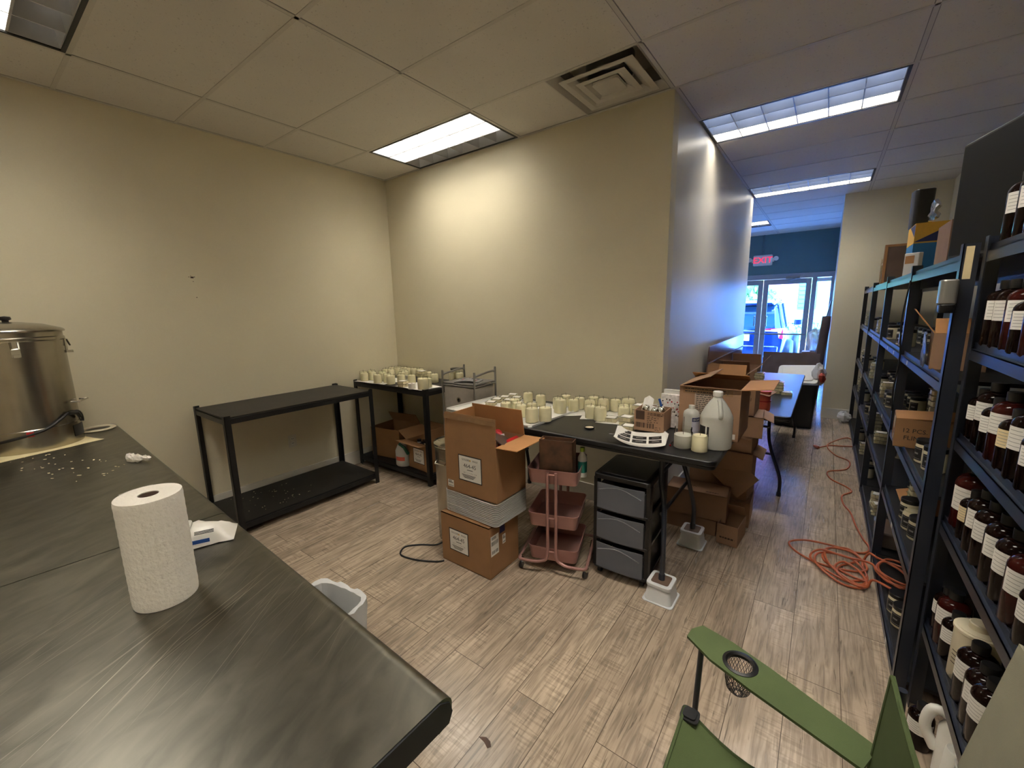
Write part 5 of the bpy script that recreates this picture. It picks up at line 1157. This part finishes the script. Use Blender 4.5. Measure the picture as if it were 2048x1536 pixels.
for lv, row in ROWS.items():
    tot = {}
    for k, _, _ in row: tot[k] = tot.get(k, 0) + 1
    seen = {}
    for i, (k, x, y) in enumerate(row):
        seen[k] = seen.get(k, 0) + 1
        KD[k][0].put((x, y, NZ[lv]), "%s, front row of near rack's %s shelf, %s from far end" % (KD[k][1], NAMES[lv].replace('the ', ''), ORD[i]), random.uniform(-10, 12), 'amber bottles on the near rack')
# second row behind
for lv, n, z in ((5, 4, 0), (4, 5, 0), (3, 7, 0), (2, 6, 0)):
    for i in range(n): big.put((.60 + .02 * (i % 2), 2.02 - .11 * i, NZ[lv]), "large amber bottle, back row of near rack's %s shelf, %s from far end" % (NAMES[lv].replace('the ', ''), ORD[i]), random.uniform(0, 360), 'amber bottles behind the front rows')
def make_canister():
    t = thing('cream_canister', 'x', 'canister'); f = MB(); f.lathe([(.052, 0), (.055, .005), (.055, .175), (.058, .178), (.058, .186), (.052, .188)], seg=32); f.build('canister_body', cream_pl, t)
    f = MB(); f.lathe([(.051, .186), (.05, .19), (.026, .192), (.026, .21), (.023, .213), (0, .213)], seg=28); f.build('cap', cream_pl, t)
    f = MB()
    for k in range(4): f.lathe([(.0556, .06 + k * .014), (.0556, .063 + k * .014)], seg=8, a0=R(-165), a1=R(-95 - 12 * (k % 3)), slot=0)
    f.build('label_print', ink_b, t); return t
can = Kind(make_canister)
can.put((.475, 1.80, NZ[1]), 'cream plastic canister with round cap among the amber bottles on the lowest near shelf', 0, 'cream canisters'); can.put((.475, 1.43, NZ[1]), 'cream plastic canister beside the khaki canvas chair on the lowest near shelf', 30, 'cream canisters')
carton('brown carton lying at the back of the second highest near shelf board', (.70, 1.60, 1.145), 0, (.25, .6, .14), m=card_d, closed=True) if False else None
carton('flat brown carton at the back of the middle shelf of the near rack', (.80, 1.62, NZ[3]), 0, (.18, .7, .24), m=card_d, closed=True, taped=False)
# floor under the near rack
sml.put((.405, 1.90, 0), 'small amber bottle standing on the floor under the near rack', 10)
t = thing('white_jug', 'white plastic jug with handle on the floor under the near rack', 'jug', (.51, 1.79, 0), 165)
f = MB(); f.lathe([(.075, 0), (.085, .008), (.085, .19), (.06, .23), (.026, .25), (.026, .265)], seg=28, sq=(1, .8)); f.build('jug_body', white_pl, t)
f = MB(); f.tube([(.05, 0, .235), (.10, 0, .235), (.115, 0, .16), (.085, 0, .09)], .016, 10, smooth=5); f.build('handle', white_pl, t); f = MB(); f.lathe([(.03, .262), (.03, .285), (0, .286)], seg=20); f.build('cap', white_pl, t)
t = thing('white_tube', 'white plastic tube leaning on the jug under the near rack', 'tube', (.445, 1.68, 0), 0, rot=(R(-6), R(4), 0)); f = MB(); f.lathe([(.033, 0), (.033, .20), (.03, .205), (0, .206)], seg=22); f.build('tube_body', white_pl, t); f = MB(); f.lathe([(.0345, 0.002), (.0345, .02)], seg=22); f.build('cap', white_pl, t)
t = thing('crumpled_packaging', 'crumpled cream paper packaging behind the white jug under the near rack', 'packaging', (.64, 1.95, 0)); f = MB(); f.ball(.13, (0, 0, .13), 14, (.9, 1, 1), jit=.18); f.build('paper', paper_y, t, smooth=False)

# jars on the far rack
def make_jar(lid=True):
    def go():
        t = thing('stock_candle_jar', 'x', 'candle'); f = MB(); f.lathe([(.037, 0), (.041, .005), (.041, .082), (.037, .088), (.036, .092), (0, .092)], seg=22); f.build('wax_jar', mat('cream_jar_%d' % lid, (208, 198, 166), .18, coat=.3), t)
        f = MB(); f.lathe([(.0415, .014), (.0415, .074)], seg=8, a0=R(-178), a1=R(-112), slot=0); f.lathe([(.0418, .02), (.0418, .022)], seg=6, a0=R(-172), a1=R(-118), slot=1); f.lathe([(.0418, .066), (.0418, .068)], seg=6, a0=R(-172), a1=R(-118), slot=1); f.lathe([(.0418, .04), (.0418, .048)], seg=6, a0=R(-160), a1=R(-132), slot=1); f.build('black_label', [ink, ink_g], t)
        f = MB(); f.lathe([(.040, .088), (.041, .09), (.041, .106), (.039, .108), (0, .108)], seg=22) if lid else f.lathe([(.037, .088), (.037, .1), (.035, .1), (.035, .09)], seg=22); f.build('lid' if lid else 'glass_neck', plastic_black if lid else glass, t); return t
    return go
jar = Kind(make_jar(True)); jaro = Kind(make_jar(False))
FZ = [.064, .519, .879, 1.324, 1.764]; LN = ['the bottom', 'the second', 'the middle', 'the fourth', 'the top']; BN = ['nearest', 'second', 'third', 'farthest']
JARS = {(0, 3): [(.46, 3.05), (.60, 3.10), (.60, 2.95), (.60, 2.78)], (0, 2): [(.42, 2.58), (.43, 2.47), (.60, 2.30)], (0, 1): [(.425, 2.77), (.42, 2.64), (.43, 2.54)], (0, 0): [(.415, 2.64), (.42, 2.53)],
        (1, 3): [(.42, 4.3), (.42, 3.75), (.42, 3.62), (.54, 4.05), (.54, 3.9), (.54, 3.75), (.54, 3.6)], (1, 2): [(.42, 3.95), (.42, 3.85), (.53, 3.98), (.53, 3.86), (.53, 3.74), (.64, 3.9), (.64, 3.75)], (1, 1): [(.50, 4.0), (.50, 3.88)], (1, 0): [(.46, 3.65), (.56, 3.62)],
        (2, 3): [(.42, 4.75), (.42, 4.64), (.53, 4.9), (.53, 4.75)], (2, 2): [(.42, 4.80), (.42, 4.68), (.53, 4.9), (.53, 4.75), (.53, 5.1)], (2, 1): [(.42, 5.3), (.42, 4.9), (.5, 5.0)], (2, 0): [(.42, 4.72), (.44, 4.95), (.5, 5.2)],
        (3, 3): [(.42, 6.2), (.42, 6.0), (.5, 6.4)], (3, 2): [(.42, 6.5), (.42, 6.1), (.5, 6.3), (.5, 6.0)], (3, 1): [(.42, 6.3), (.42, 6.0), (.5, 6.2)], (3, 0): [(.42, 6.2), (.42, 6.02)]}
for (b, l), lst in JARS.items():
    for i, (x, y) in enumerate(sorted(lst, key=lambda p: -p[1])):
        k = jaro if (b, l, i) in ((0, 1, 1), (0, 2, 2)) else jar
        k.put((x, y, FZ[l]), "%s cream jar, far rack's %s shelf, %s bay, %s from far end" % ('open' if k is jaro else 'black lidded', LN[l].replace('the ', ''), BN[b], ORD[i]), random.uniform(-16, 16), 'candle jars on the far rack')
STK = [(0, 1, .47, 2.90, 5, 'only'), (0, 2, .62, 2.95, 6, 'rear'), (1, 0, .43, 4.0, 4, 'farther'), (1, 0, .43, 3.88, 3, 'nearer'), (1, 2, .42, 4.25, 4, 'only'), (1, 1, .42, 4.22, 3, 'only'), (2, 2, .42, 5.3, 5, 'only'), (2, 1, .42, 4.66, 5, 'only'), (2, 3, .42, 5.2, 4, 'only'), (3, 2, .42, 6.7, 5, 'only'), (3, 1, .42, 6.62, 6, 'only'), (3, 3, .42, 6.75, 5, 'only'), (0, 2, .52, 3.08, 9, 'tall front'), (2, 0, .43, 5.45, 4, 'only')]
for b, l, x, y, n, wd in STK:
    for k in range(n): melt.put((x, y, FZ[l] + .0005 + k * .0295), "wax melt pack %s from below, %s pile, far rack's %s shelf, %s bay" % (ORD[k], wd, LN[l].replace('the ', ''), BN[b]), random.uniform(-9, 9), 'wax melt piles on the far rack')
# cartons on the far rack
carton('open brown carton printed 12 PCS. FLINT jutting out of the nearest far rack bay', (.46, 2.905, FZ[2] + .001), -4, (.25, .22, .145), m=card, flaps=[('left', 4, .245, card_in)], prints=[p_text('front', -.052, .088, ['12 PCS.', 'FLINT'], .030, ink), p_rect('left', .02, .11, .045, .06, paper), p_rect('left', .03, .035, .03, .025, paper_y)])
carton('brown carton with open flap and bubble wrap on the fourth shelf of the far rack', (.455, 2.56, FZ[3] + .001), -6, (.16, .26, .15), m=card_d, flaps=[('front', 35, .10, card_in), ('left', 125, .12, card_in)])
t = thing('bubble_wrap', 'clear plastic wrap bulging over the carton side on the fourth far shelf', 'plastic wrap', (.36, 2.60, FZ[3] + .003), -6); f = MB(); f.sheet([[(.004 * math.sin(i * 2 + j), -.12 + .24 * i / 6, .14 * j / 4) for j in range(5)] for i in range(7)], .004); f.build('film', clear_pl, t)
carton('white sided carton standing at the back of the middle far shelf', (.72, 2.62, FZ[2] + .001), 0, (.2, .26, .30), m=card_d, closed=True, taped=False, prints=[p_rect('left', 0, .16, .2, .24, paper, 'white_panel')])
t = thing('cardboard_divider', 'brown cardboard sheet sloping on the second shelf of the far rack', 'cardboard', (.52, 2.95, FZ[1] + .001), 0); f = MB(); f.box((.2, .30, .005), (0, 0, .05), M=RY(-20) @ RX(8)); f.build('sheet', card_in, t, smooth=False)
t = thing('black_bag_bundle', 'wrapped clear plastic parcel on the bottom shelf of the far rack', 'parcel', (.50, 3.46, FZ[0] + .001)); f = MB(); f.rbox((.24, .26, .10), .03, (0, 0, .052)); f.build('parcel', card_d, t, bevel=.01); f = MB(); f.rbox((.25, .27, .108), .03, (0, 0, .056)); f.build('film', clear_pl, t, bevel=.01)
cl_ = Kind(lambda: tag(MB().box((.001, .035, .022)).build('shelf_tag', paper, smooth=False), 'x', 'tag'))
TAGS = [(0, 3, 2.98), (0, 1, 2.72), (0, 0, 2.42), (1, 3, 3.55), (1, 3, 3.9), (1, 2, 3.7), (1, 2, 4.2), (1, 1, 3.75), (2, 3, 5.2), (2, 2, 5.0), (2, 1, 5.2), (3, 2, 6.2), (3, 1, 6.4)]
for b, l, y in TAGS: cl_.put((FX + .0022, y, FZ[l] - .034), 'small white tag on %s shelf beam of far rack, %s bay, toward its %s post' % (LN[l].replace('the ', ''), BN[b], 'far' if y > (FY[b] + FY[b + 1]) / 2 else 'near'), 0, 'shelf tags')
# on top of the far rack
t = thing('flat_screen', 'large black flat screen standing on top of the far rack behind the bottles', 'television', (.43, 2.88, 1.766), 15)
f = MB(); f.bx(0, .032, -.92, 0, .03, .53); f.build('screen_case', plastic_black, t, bevel=.006); f = MB(); f.bx(-.001, 0, -.905, -.012, .045, .517); f.build('screen_panel', tv_m, t, smooth=False)
for y in (-.15, -.77): f = MB(); f.bx(-.05, .09, y - .012, y + .012, 0, .012); f.bx(.006, .026, y - .012, y + .012, .01, .05); f.build('stand_foot', plastic_black, t, bevel=.002)
carton('brown open carton on top of the far rack beside the black screen', (.60, 3.40, 1.766), 0, (.24, .34, .26), m=card_d, flaps=[('right', 110, .12)])
t = thing('bulk_display_box', 'blue and yellow cardboard display box on top of the far rack', 'box', (.52, 4.12, 1.766), 0)
f = MB(); f.bx(-.1, .1, -.16, .16, 0, .22); f.build('lower_box', blue_card, t, smooth=False); f = MB(); f.bx(-.1, .1, -.16, .16, .222, .35); f.build('upper_box', yellow_card, t, smooth=False)
f = MB(); f.faces([(-.1008, -.16, .26), (-.1008, -.16, .345), (-.1008, .06, .345)], [(0, 1, 2)]); f.faces([(-.1, -.1608, .23), (.1, -.1608, .23), (.1, -.1608, .34)], [(0, 1, 2)]); f.build('navy_band', navy_card, t, smooth=False)
f = MB(); f.text('BUNCH', .03, TR(-.1009, .09, .305) @ RZ(-90) @ RX(90)); f.build('lettering', ink_red, t, smooth=False) if False else f.bm.free()
t = thing('patterned_pouch', 'grey patterned plastic pouch on the blue and yellow display box', 'pouch', (.53, 4.05, 2.118)); f = MB(); f.sheet([[(-.02 + .01 * math.sin(j * 2 + i), -.12 + .24 * i / 6, .02 + .13 * j / 4 * (1 - abs(i - 2.2) / 5)) for j in range(5)] for i in range(7)], .02); f.build('pouch', foil, t)
t = thing('black_bin', 'black upright plastic box on top of the far rack', 'box', (.47, 4.28, 2.118), 10); f = MB(); f.rbox((.10, .10, .26), .02, (0, 0, .131), taper=1.1); f.build('bin_body', plastic_black, t, bevel=.005)
t = thing('framed_panel', 'brown framed panel standing at the far end of the rack top', 'frame', (.47, 5.25, 1.766), 0); f = MB(); f.bx(-.09, .09, -.012, .012, .02, .33); f.build('panel', wood_br, t, smooth=False); f = MB(); frame_rect(f, -.1, .1, 0, .35, -.02, .02, .02, .02, .02); f.build('frame', card_in, t, smooth=False)
t = thing('printed_packet', 'small printed packet leaning on the blue display box', 'packet', (.42, 3.86, 1.766), 0); f = MB(); f.rbox((.10, .03, .15), .006, (0, 0, .077), M=RZ(-50)); f.build('packet_body', paper, t, bevel=.003); f = MB(); f.box((.06, .0312, .05), (-.01, 0, .11), M=RZ(-50)); f.build('print', card_in, t, smooth=False)
t = thing('white_rods', 'pale wooden sticks standing at the far end of the rack top', 'sticks', (.42, 6.0, 1.766), 0); f = MB(); f.box((.03, .03, .28), (0, 0, .14)); f.box((.02, .2, .02), (0, -.03, .22)); f.build('stick', paper_y, t, smooth=False)
# on the post between the racks
t = thing('dispenser', 'black and grey wall dispenser clipped to the post between the racks', 'dispenser', (.3545, 2.12, 1.595), 0); t.scale = (.75, .75, .85); f = MB(); f.rbox((.06, .075, .10), .015, (-.03, 0, .05)); f.build('dispenser_cover', grey_metal, t, bevel=.006); f = MB(); f.rbox((.05, .065, .035), .012, (-.028, 0, -.018), taper=1.1); f.build('dispenser_base', plastic_black, t, bevel=.004)
o = MB().box((.02, .001, .11)).build('post_label', paper_y, smooth=False, loc=(.373, 2.1335, 1.735), rot=(0, 0, R(0))); o.name = 'paper_notice'; tag(o, 'narrow yellowed paper strip stuck on the post between the racks', 'paper strip')
MB().tube([(.352, 3.22, 1.72), (.340, 3.235, 1.5), (.352, 3.22, 1.3), (.345, 3.23, 1.1), (.352, 3.22, .98)], .004, 6, smooth=5).build('extension_cord', black_rub); tag(bpy.data.objects['extension_cord.001'], 'thin black cable hanging down the second rack post', 'cable')
# wrapped bundles at the floor by the far rack end
o = MB().ball(.09, (0, 0, .075), 12, (.8, 1.2, .8), jit=.2).build('plastic_bundle', bag_pl, loc=(.30, 7.08, 0), smooth=False); tag(o, 'small clear plastic bundle on the floor at the far rack end', 'plastic')

# ------------------------------------------------------------------ orange extension cord
z = .006
run = [(.06, 5.66), (.16, 5.80), (.30, 5.86), (.40, 5.95), (.33, 6.25), (.19, 6.0), (.13, 5.75), (.20, 5.45), (.312, 5.30), (.28, 5.02), (.14, 4.86), (.16, 4.66), (.27, 4.52), (.30, 4.42), (.235, 4.28), (.24, 4.10), (.28, 3.95), (.30, 3.75), (.33, 3.55), (.36, 3.40)]
loops = [(.30, 3.30), (.17, 3.30), (.02, 3.27), (-.07, 3.17), (-.02, 3.05), (.10, 3.02), (.26, 3.03), (.33, 3.10), (.27, 3.25), (.14, 3.22), (.12, 3.08), (.25, 2.97), (.33, 2.93), (.27, 2.86), (.19, 2.92), (.20, 3.06), (.30, 3.20), (.24, 3.30), (.13, 3.20), (.15, 3.0), (.28, 2.90), (.325, 3.02), (.25, 3.18), (.10, 3.14), (.08, 2.98), (.20, 2.86), (.31, 2.88), (.30, 3.02), (.22, 3.10), (.17, 2.98), (.24, 2.92), (.32, 3.0), (.31, 3.14)]
loops2 = [(.37, 3.14), (.46, 3.05), (.50, 2.92), (.44, 2.82), (.38, 2.90), (.36, 3.02), (.42, 3.14), (.51, 3.10), (.53, 2.95), (.46, 2.86), (.37, 2.98), (.40, 3.10), (.52, 3.03), (.50, 2.86), (.40, 2.84), (.36, 2.96)]
pts = [(x, y, z) for x, y in run] + [(x, y, z + .004 + .02 * (k % 5) / 4) for k, (x, y) in enumerate(loops)] + [(.335, 3.17, .085)] + [(x, y, .088 + .02 * (k % 5) / 4) for k, (x, y) in enumerate(loops2)] + [(.335, 3.04, .09), (.22, 3.12, .05), (.10, 3.16, .035), (.05, 3.05, .02), (.16, 2.92, .02), (.30, 2.85, .03), (.335, 2.86, .085), (.42, 2.80, .088)]
o = MB().tube(pts, .0065, 8, smooth=6).build('extension_cord', orange_c); tag(o, 'orange extension cord snaking along the floor and tangled by the far rack', 'cord')
MB().lathe([(.012, -.03), (.018, -.01), (.018, .03), (.014, .035)], seg=14, M=TR(.03, 5.62, .02) @ RZ(40) @ RX(90)).build('socket_end', orange_c, o)

# ------------------------------------------------------------------ green camp chair facing the tables
t = thing('green_camp_chair', 'green canvas folding camp chair with mesh cup holder in the foreground', 'camp chair', (0, 0, 0))
g = []
for i in range(13):
    u = i / 12; row = []
    for j in range(9):
        v = j / 8; x = -.235 + .41 * u; y = 1.145 - .60 * v + .015 * (u - .5); zz = .425 - .05 * math.sin(PI * u) - .045 * math.sin(PI * v) * (.4 + .6 * math.sin(PI * u)) + .01 * (1 - u)
        y -= .035 * math.sin(PI * u) * (1 - 2 * v); row.append((x, y, zz))
    g.append(row)
MB().sheet(g, .004).build('seat', green_fab, t)
f = MB(); f.tube([r_[0] for r_ in g], .005, 6); f.tube(g[0], .005, 6); f.build('seat_hem', green_dk, t)
g = []
for i in range(9):
    v = i / 8; g.append([(.16 + .02 * k / 6 + .10 * v - .01 * math.sin(PI * v) * (k / 6), 1.085 - .56 * v + (.03 * k / 6 if v < .01 else 0) * 0, .44 + .385 * k / 6 - (.05 * math.sin(PI * v) if k == 6 else 0)) for k in range(7)])
MB().sheet(g, .004).build('backrest', green_fab, t); f = MB(); f.tube([r_[6] for r_ in g], .005, 6); f.tube(g[0], .005, 6); f.build('backrest_hem', green_dk, t)
def arm(y0, y1):
    # strap from the front pole to the back pole with a round cup hole
    ax, bx_ = -.225, .165; L = math.hypot(bx_ - ax, y1 - y0); M = TR(ax, y0, .61) @ Matrix.Rotation(math.atan2(y1 - y0, bx_ - ax), 4, 'Z'); n = 40; hw = .056; cx = .125; rc = .036; vs = []; fs = []
    for zz in (.004, -.004):
        for k in range(n):
            a = 2 * PI * k / n; c, s = math.cos(a), math.sin(a); vs.append((cx + rc * c, rc * s, zz))
        for k in range(n):
            a = 2 * PI * k / n; c, s = math.cos(a), math.sin(a); q = hw / max(abs(c), 1e-6); q2 = hw / max(abs(s), 1e-6); q = min(q, q2); vs.append((cx + q * c, q * s, zz))
    for k in range(n):
        l = (k + 1) % n; fs += [(k, l, n + l, n + k), (2 * n + l, 2 * n + k, 3 * n + k, 3 * n + l), (k, 2 * n + k, 2 * n + l, l), (n + l, 3 * n + l, 3 * n + k, n + k)]
    f = MB(); f.faces(vs, fs, M)
    f.prism([(-.02, -.036), (cx - hw, -hw), (cx - hw, hw), (-.02, .042), (-.03, 0)], -.004, .004, M=M); f.prism([(cx + hw, -hw), (L, -hw * .75), (L, hw * .75), (cx + hw, hw)], -.004, .004, M=M)
    a = f.build('armrest', green_fab, t)
    f = MB(); f.lathe([(rc - .004, .004), (rc + .001, .008), (rc + .009, .006), (rc + .009, -.006), (rc - .002, -.006), (rc - .004, .004)], (cx, 0, 0), 36, M=M); f.build('cup_ring', plastic_black, a)
    f = MB(); m = 26; rings = [(rc - .002, -.004), (rc, -.025), (rc - .001, -.05), (rc - .006, -.075), (rc - .018, -.088), (.008, -.092)]
    for k in range(m):
        for d in (1, -1): f.tube([(cx + r_ * math.cos(2 * PI * (k + d * q * 1.1) / m), r_ * math.sin(2 * PI * (k + d * q * 1.1) / m), zz) for q, (r_, zz) in enumerate(rings)], .0007, 4, M=M)
    f.ball(.008, (cx, 0, 0), 8) if False else None
    f.build('mesh_cup_holder', plastic_black, a); return M
for (y0, y1) in ((1.235, 1.075), (.45, .56)): arm(y0, y1)
for (p, q) in (((-.215, 1.215, .60), (-.222, 1.135, .02)), ((-.215, .46, .60), (-.222, .52, .02)), ((.196, 1.075, .81), (.205, 1.06, .02)), ((.292, .53, .81), (.30, .55, .02))):
    MB().tube([p, q], .0085, 10).build('pole', rack_metal, t); MB().lathe([(.018, 0), (.018, .02), (.01, .028)], (q[0], q[1], 0), 12).build('foot', plastic_black, t)
for y in (1.125, .545):
    f = MB(); f.rbox((.05, .05, .006), .012, (0, 0, 0)); f.rbox((.036, .036, .012), .01, (0, 0, .002)); f.build('grommet_patch', plastic_black, t, loc=(-.218, y - .003 if y > 1 else y, .431))
MB().tube([(-.222, 1.13, .05), (.20, .555, .40)], .007, 8).build('cross_brace', rack_metal, t); MB().tube([(-.222, .525, .05), (.20, 1.055, .40)], .007, 8).build('cross_brace', rack_metal, t)
# khaki chair leaning by the near rack
t = thing('khaki_canvas_chair', 'khaki canvas folded chair with stitched seam leaning on the near rack', 'camp chair', (0, 0, 0))
A = Vector((.385, 1.235, .90)); B = Vector((.318, 1.175, .60)); C2 = Vector((.29, 1.14, .42)); g = []
for i in range(9):
    v = i / 8; p = A.lerp(B, v / .6) if v < .6 else B.lerp(C2, (v - .6) / .4); g.append([tuple(p + Vector((.02 * u - .012 * math.sin(PI * u * 2) , -.55 * u, .10 * u * (1 - v)))) for u in (0, .15, .3, .5, .75, 1)])
MB().sheet(g, .006).build('canvas_back', khaki_fab, t)
f = MB()
for dz in (0, .018): f.tube([tuple(B + Vector((-.006 + .02 * u - .012 * math.sin(PI * u * 2), -.55 * u, dz + .05 * u))) for u in (0, .1, .2, .3, .45, .6, .8, 1)], .0016, 5)
f.build('stitched_seam', ink_g, t)
MB().tube([(.395, .70, 1.02), (.33, .62, .02)], .009, 10).build('pole', rack_metal, t); MB().tube([(.30, 1.13, .45), (.30, 1.10, .02)], .009, 10).build('pole', rack_metal, t)
f = MB(); f.prism([(-.03, -.012), (-.012, .012), (.012, .016), (.03, .008), (.026, -.006), (.0, -.004)], .0002, .0012); tag(f.build('floor_chip', wood_dk, smooth=False, loc=(-.895, .975, 0), rot=(0, 0, R(-20))), 'small dark chipped patch on a floor plank near the steel table corner', 'floor chip')
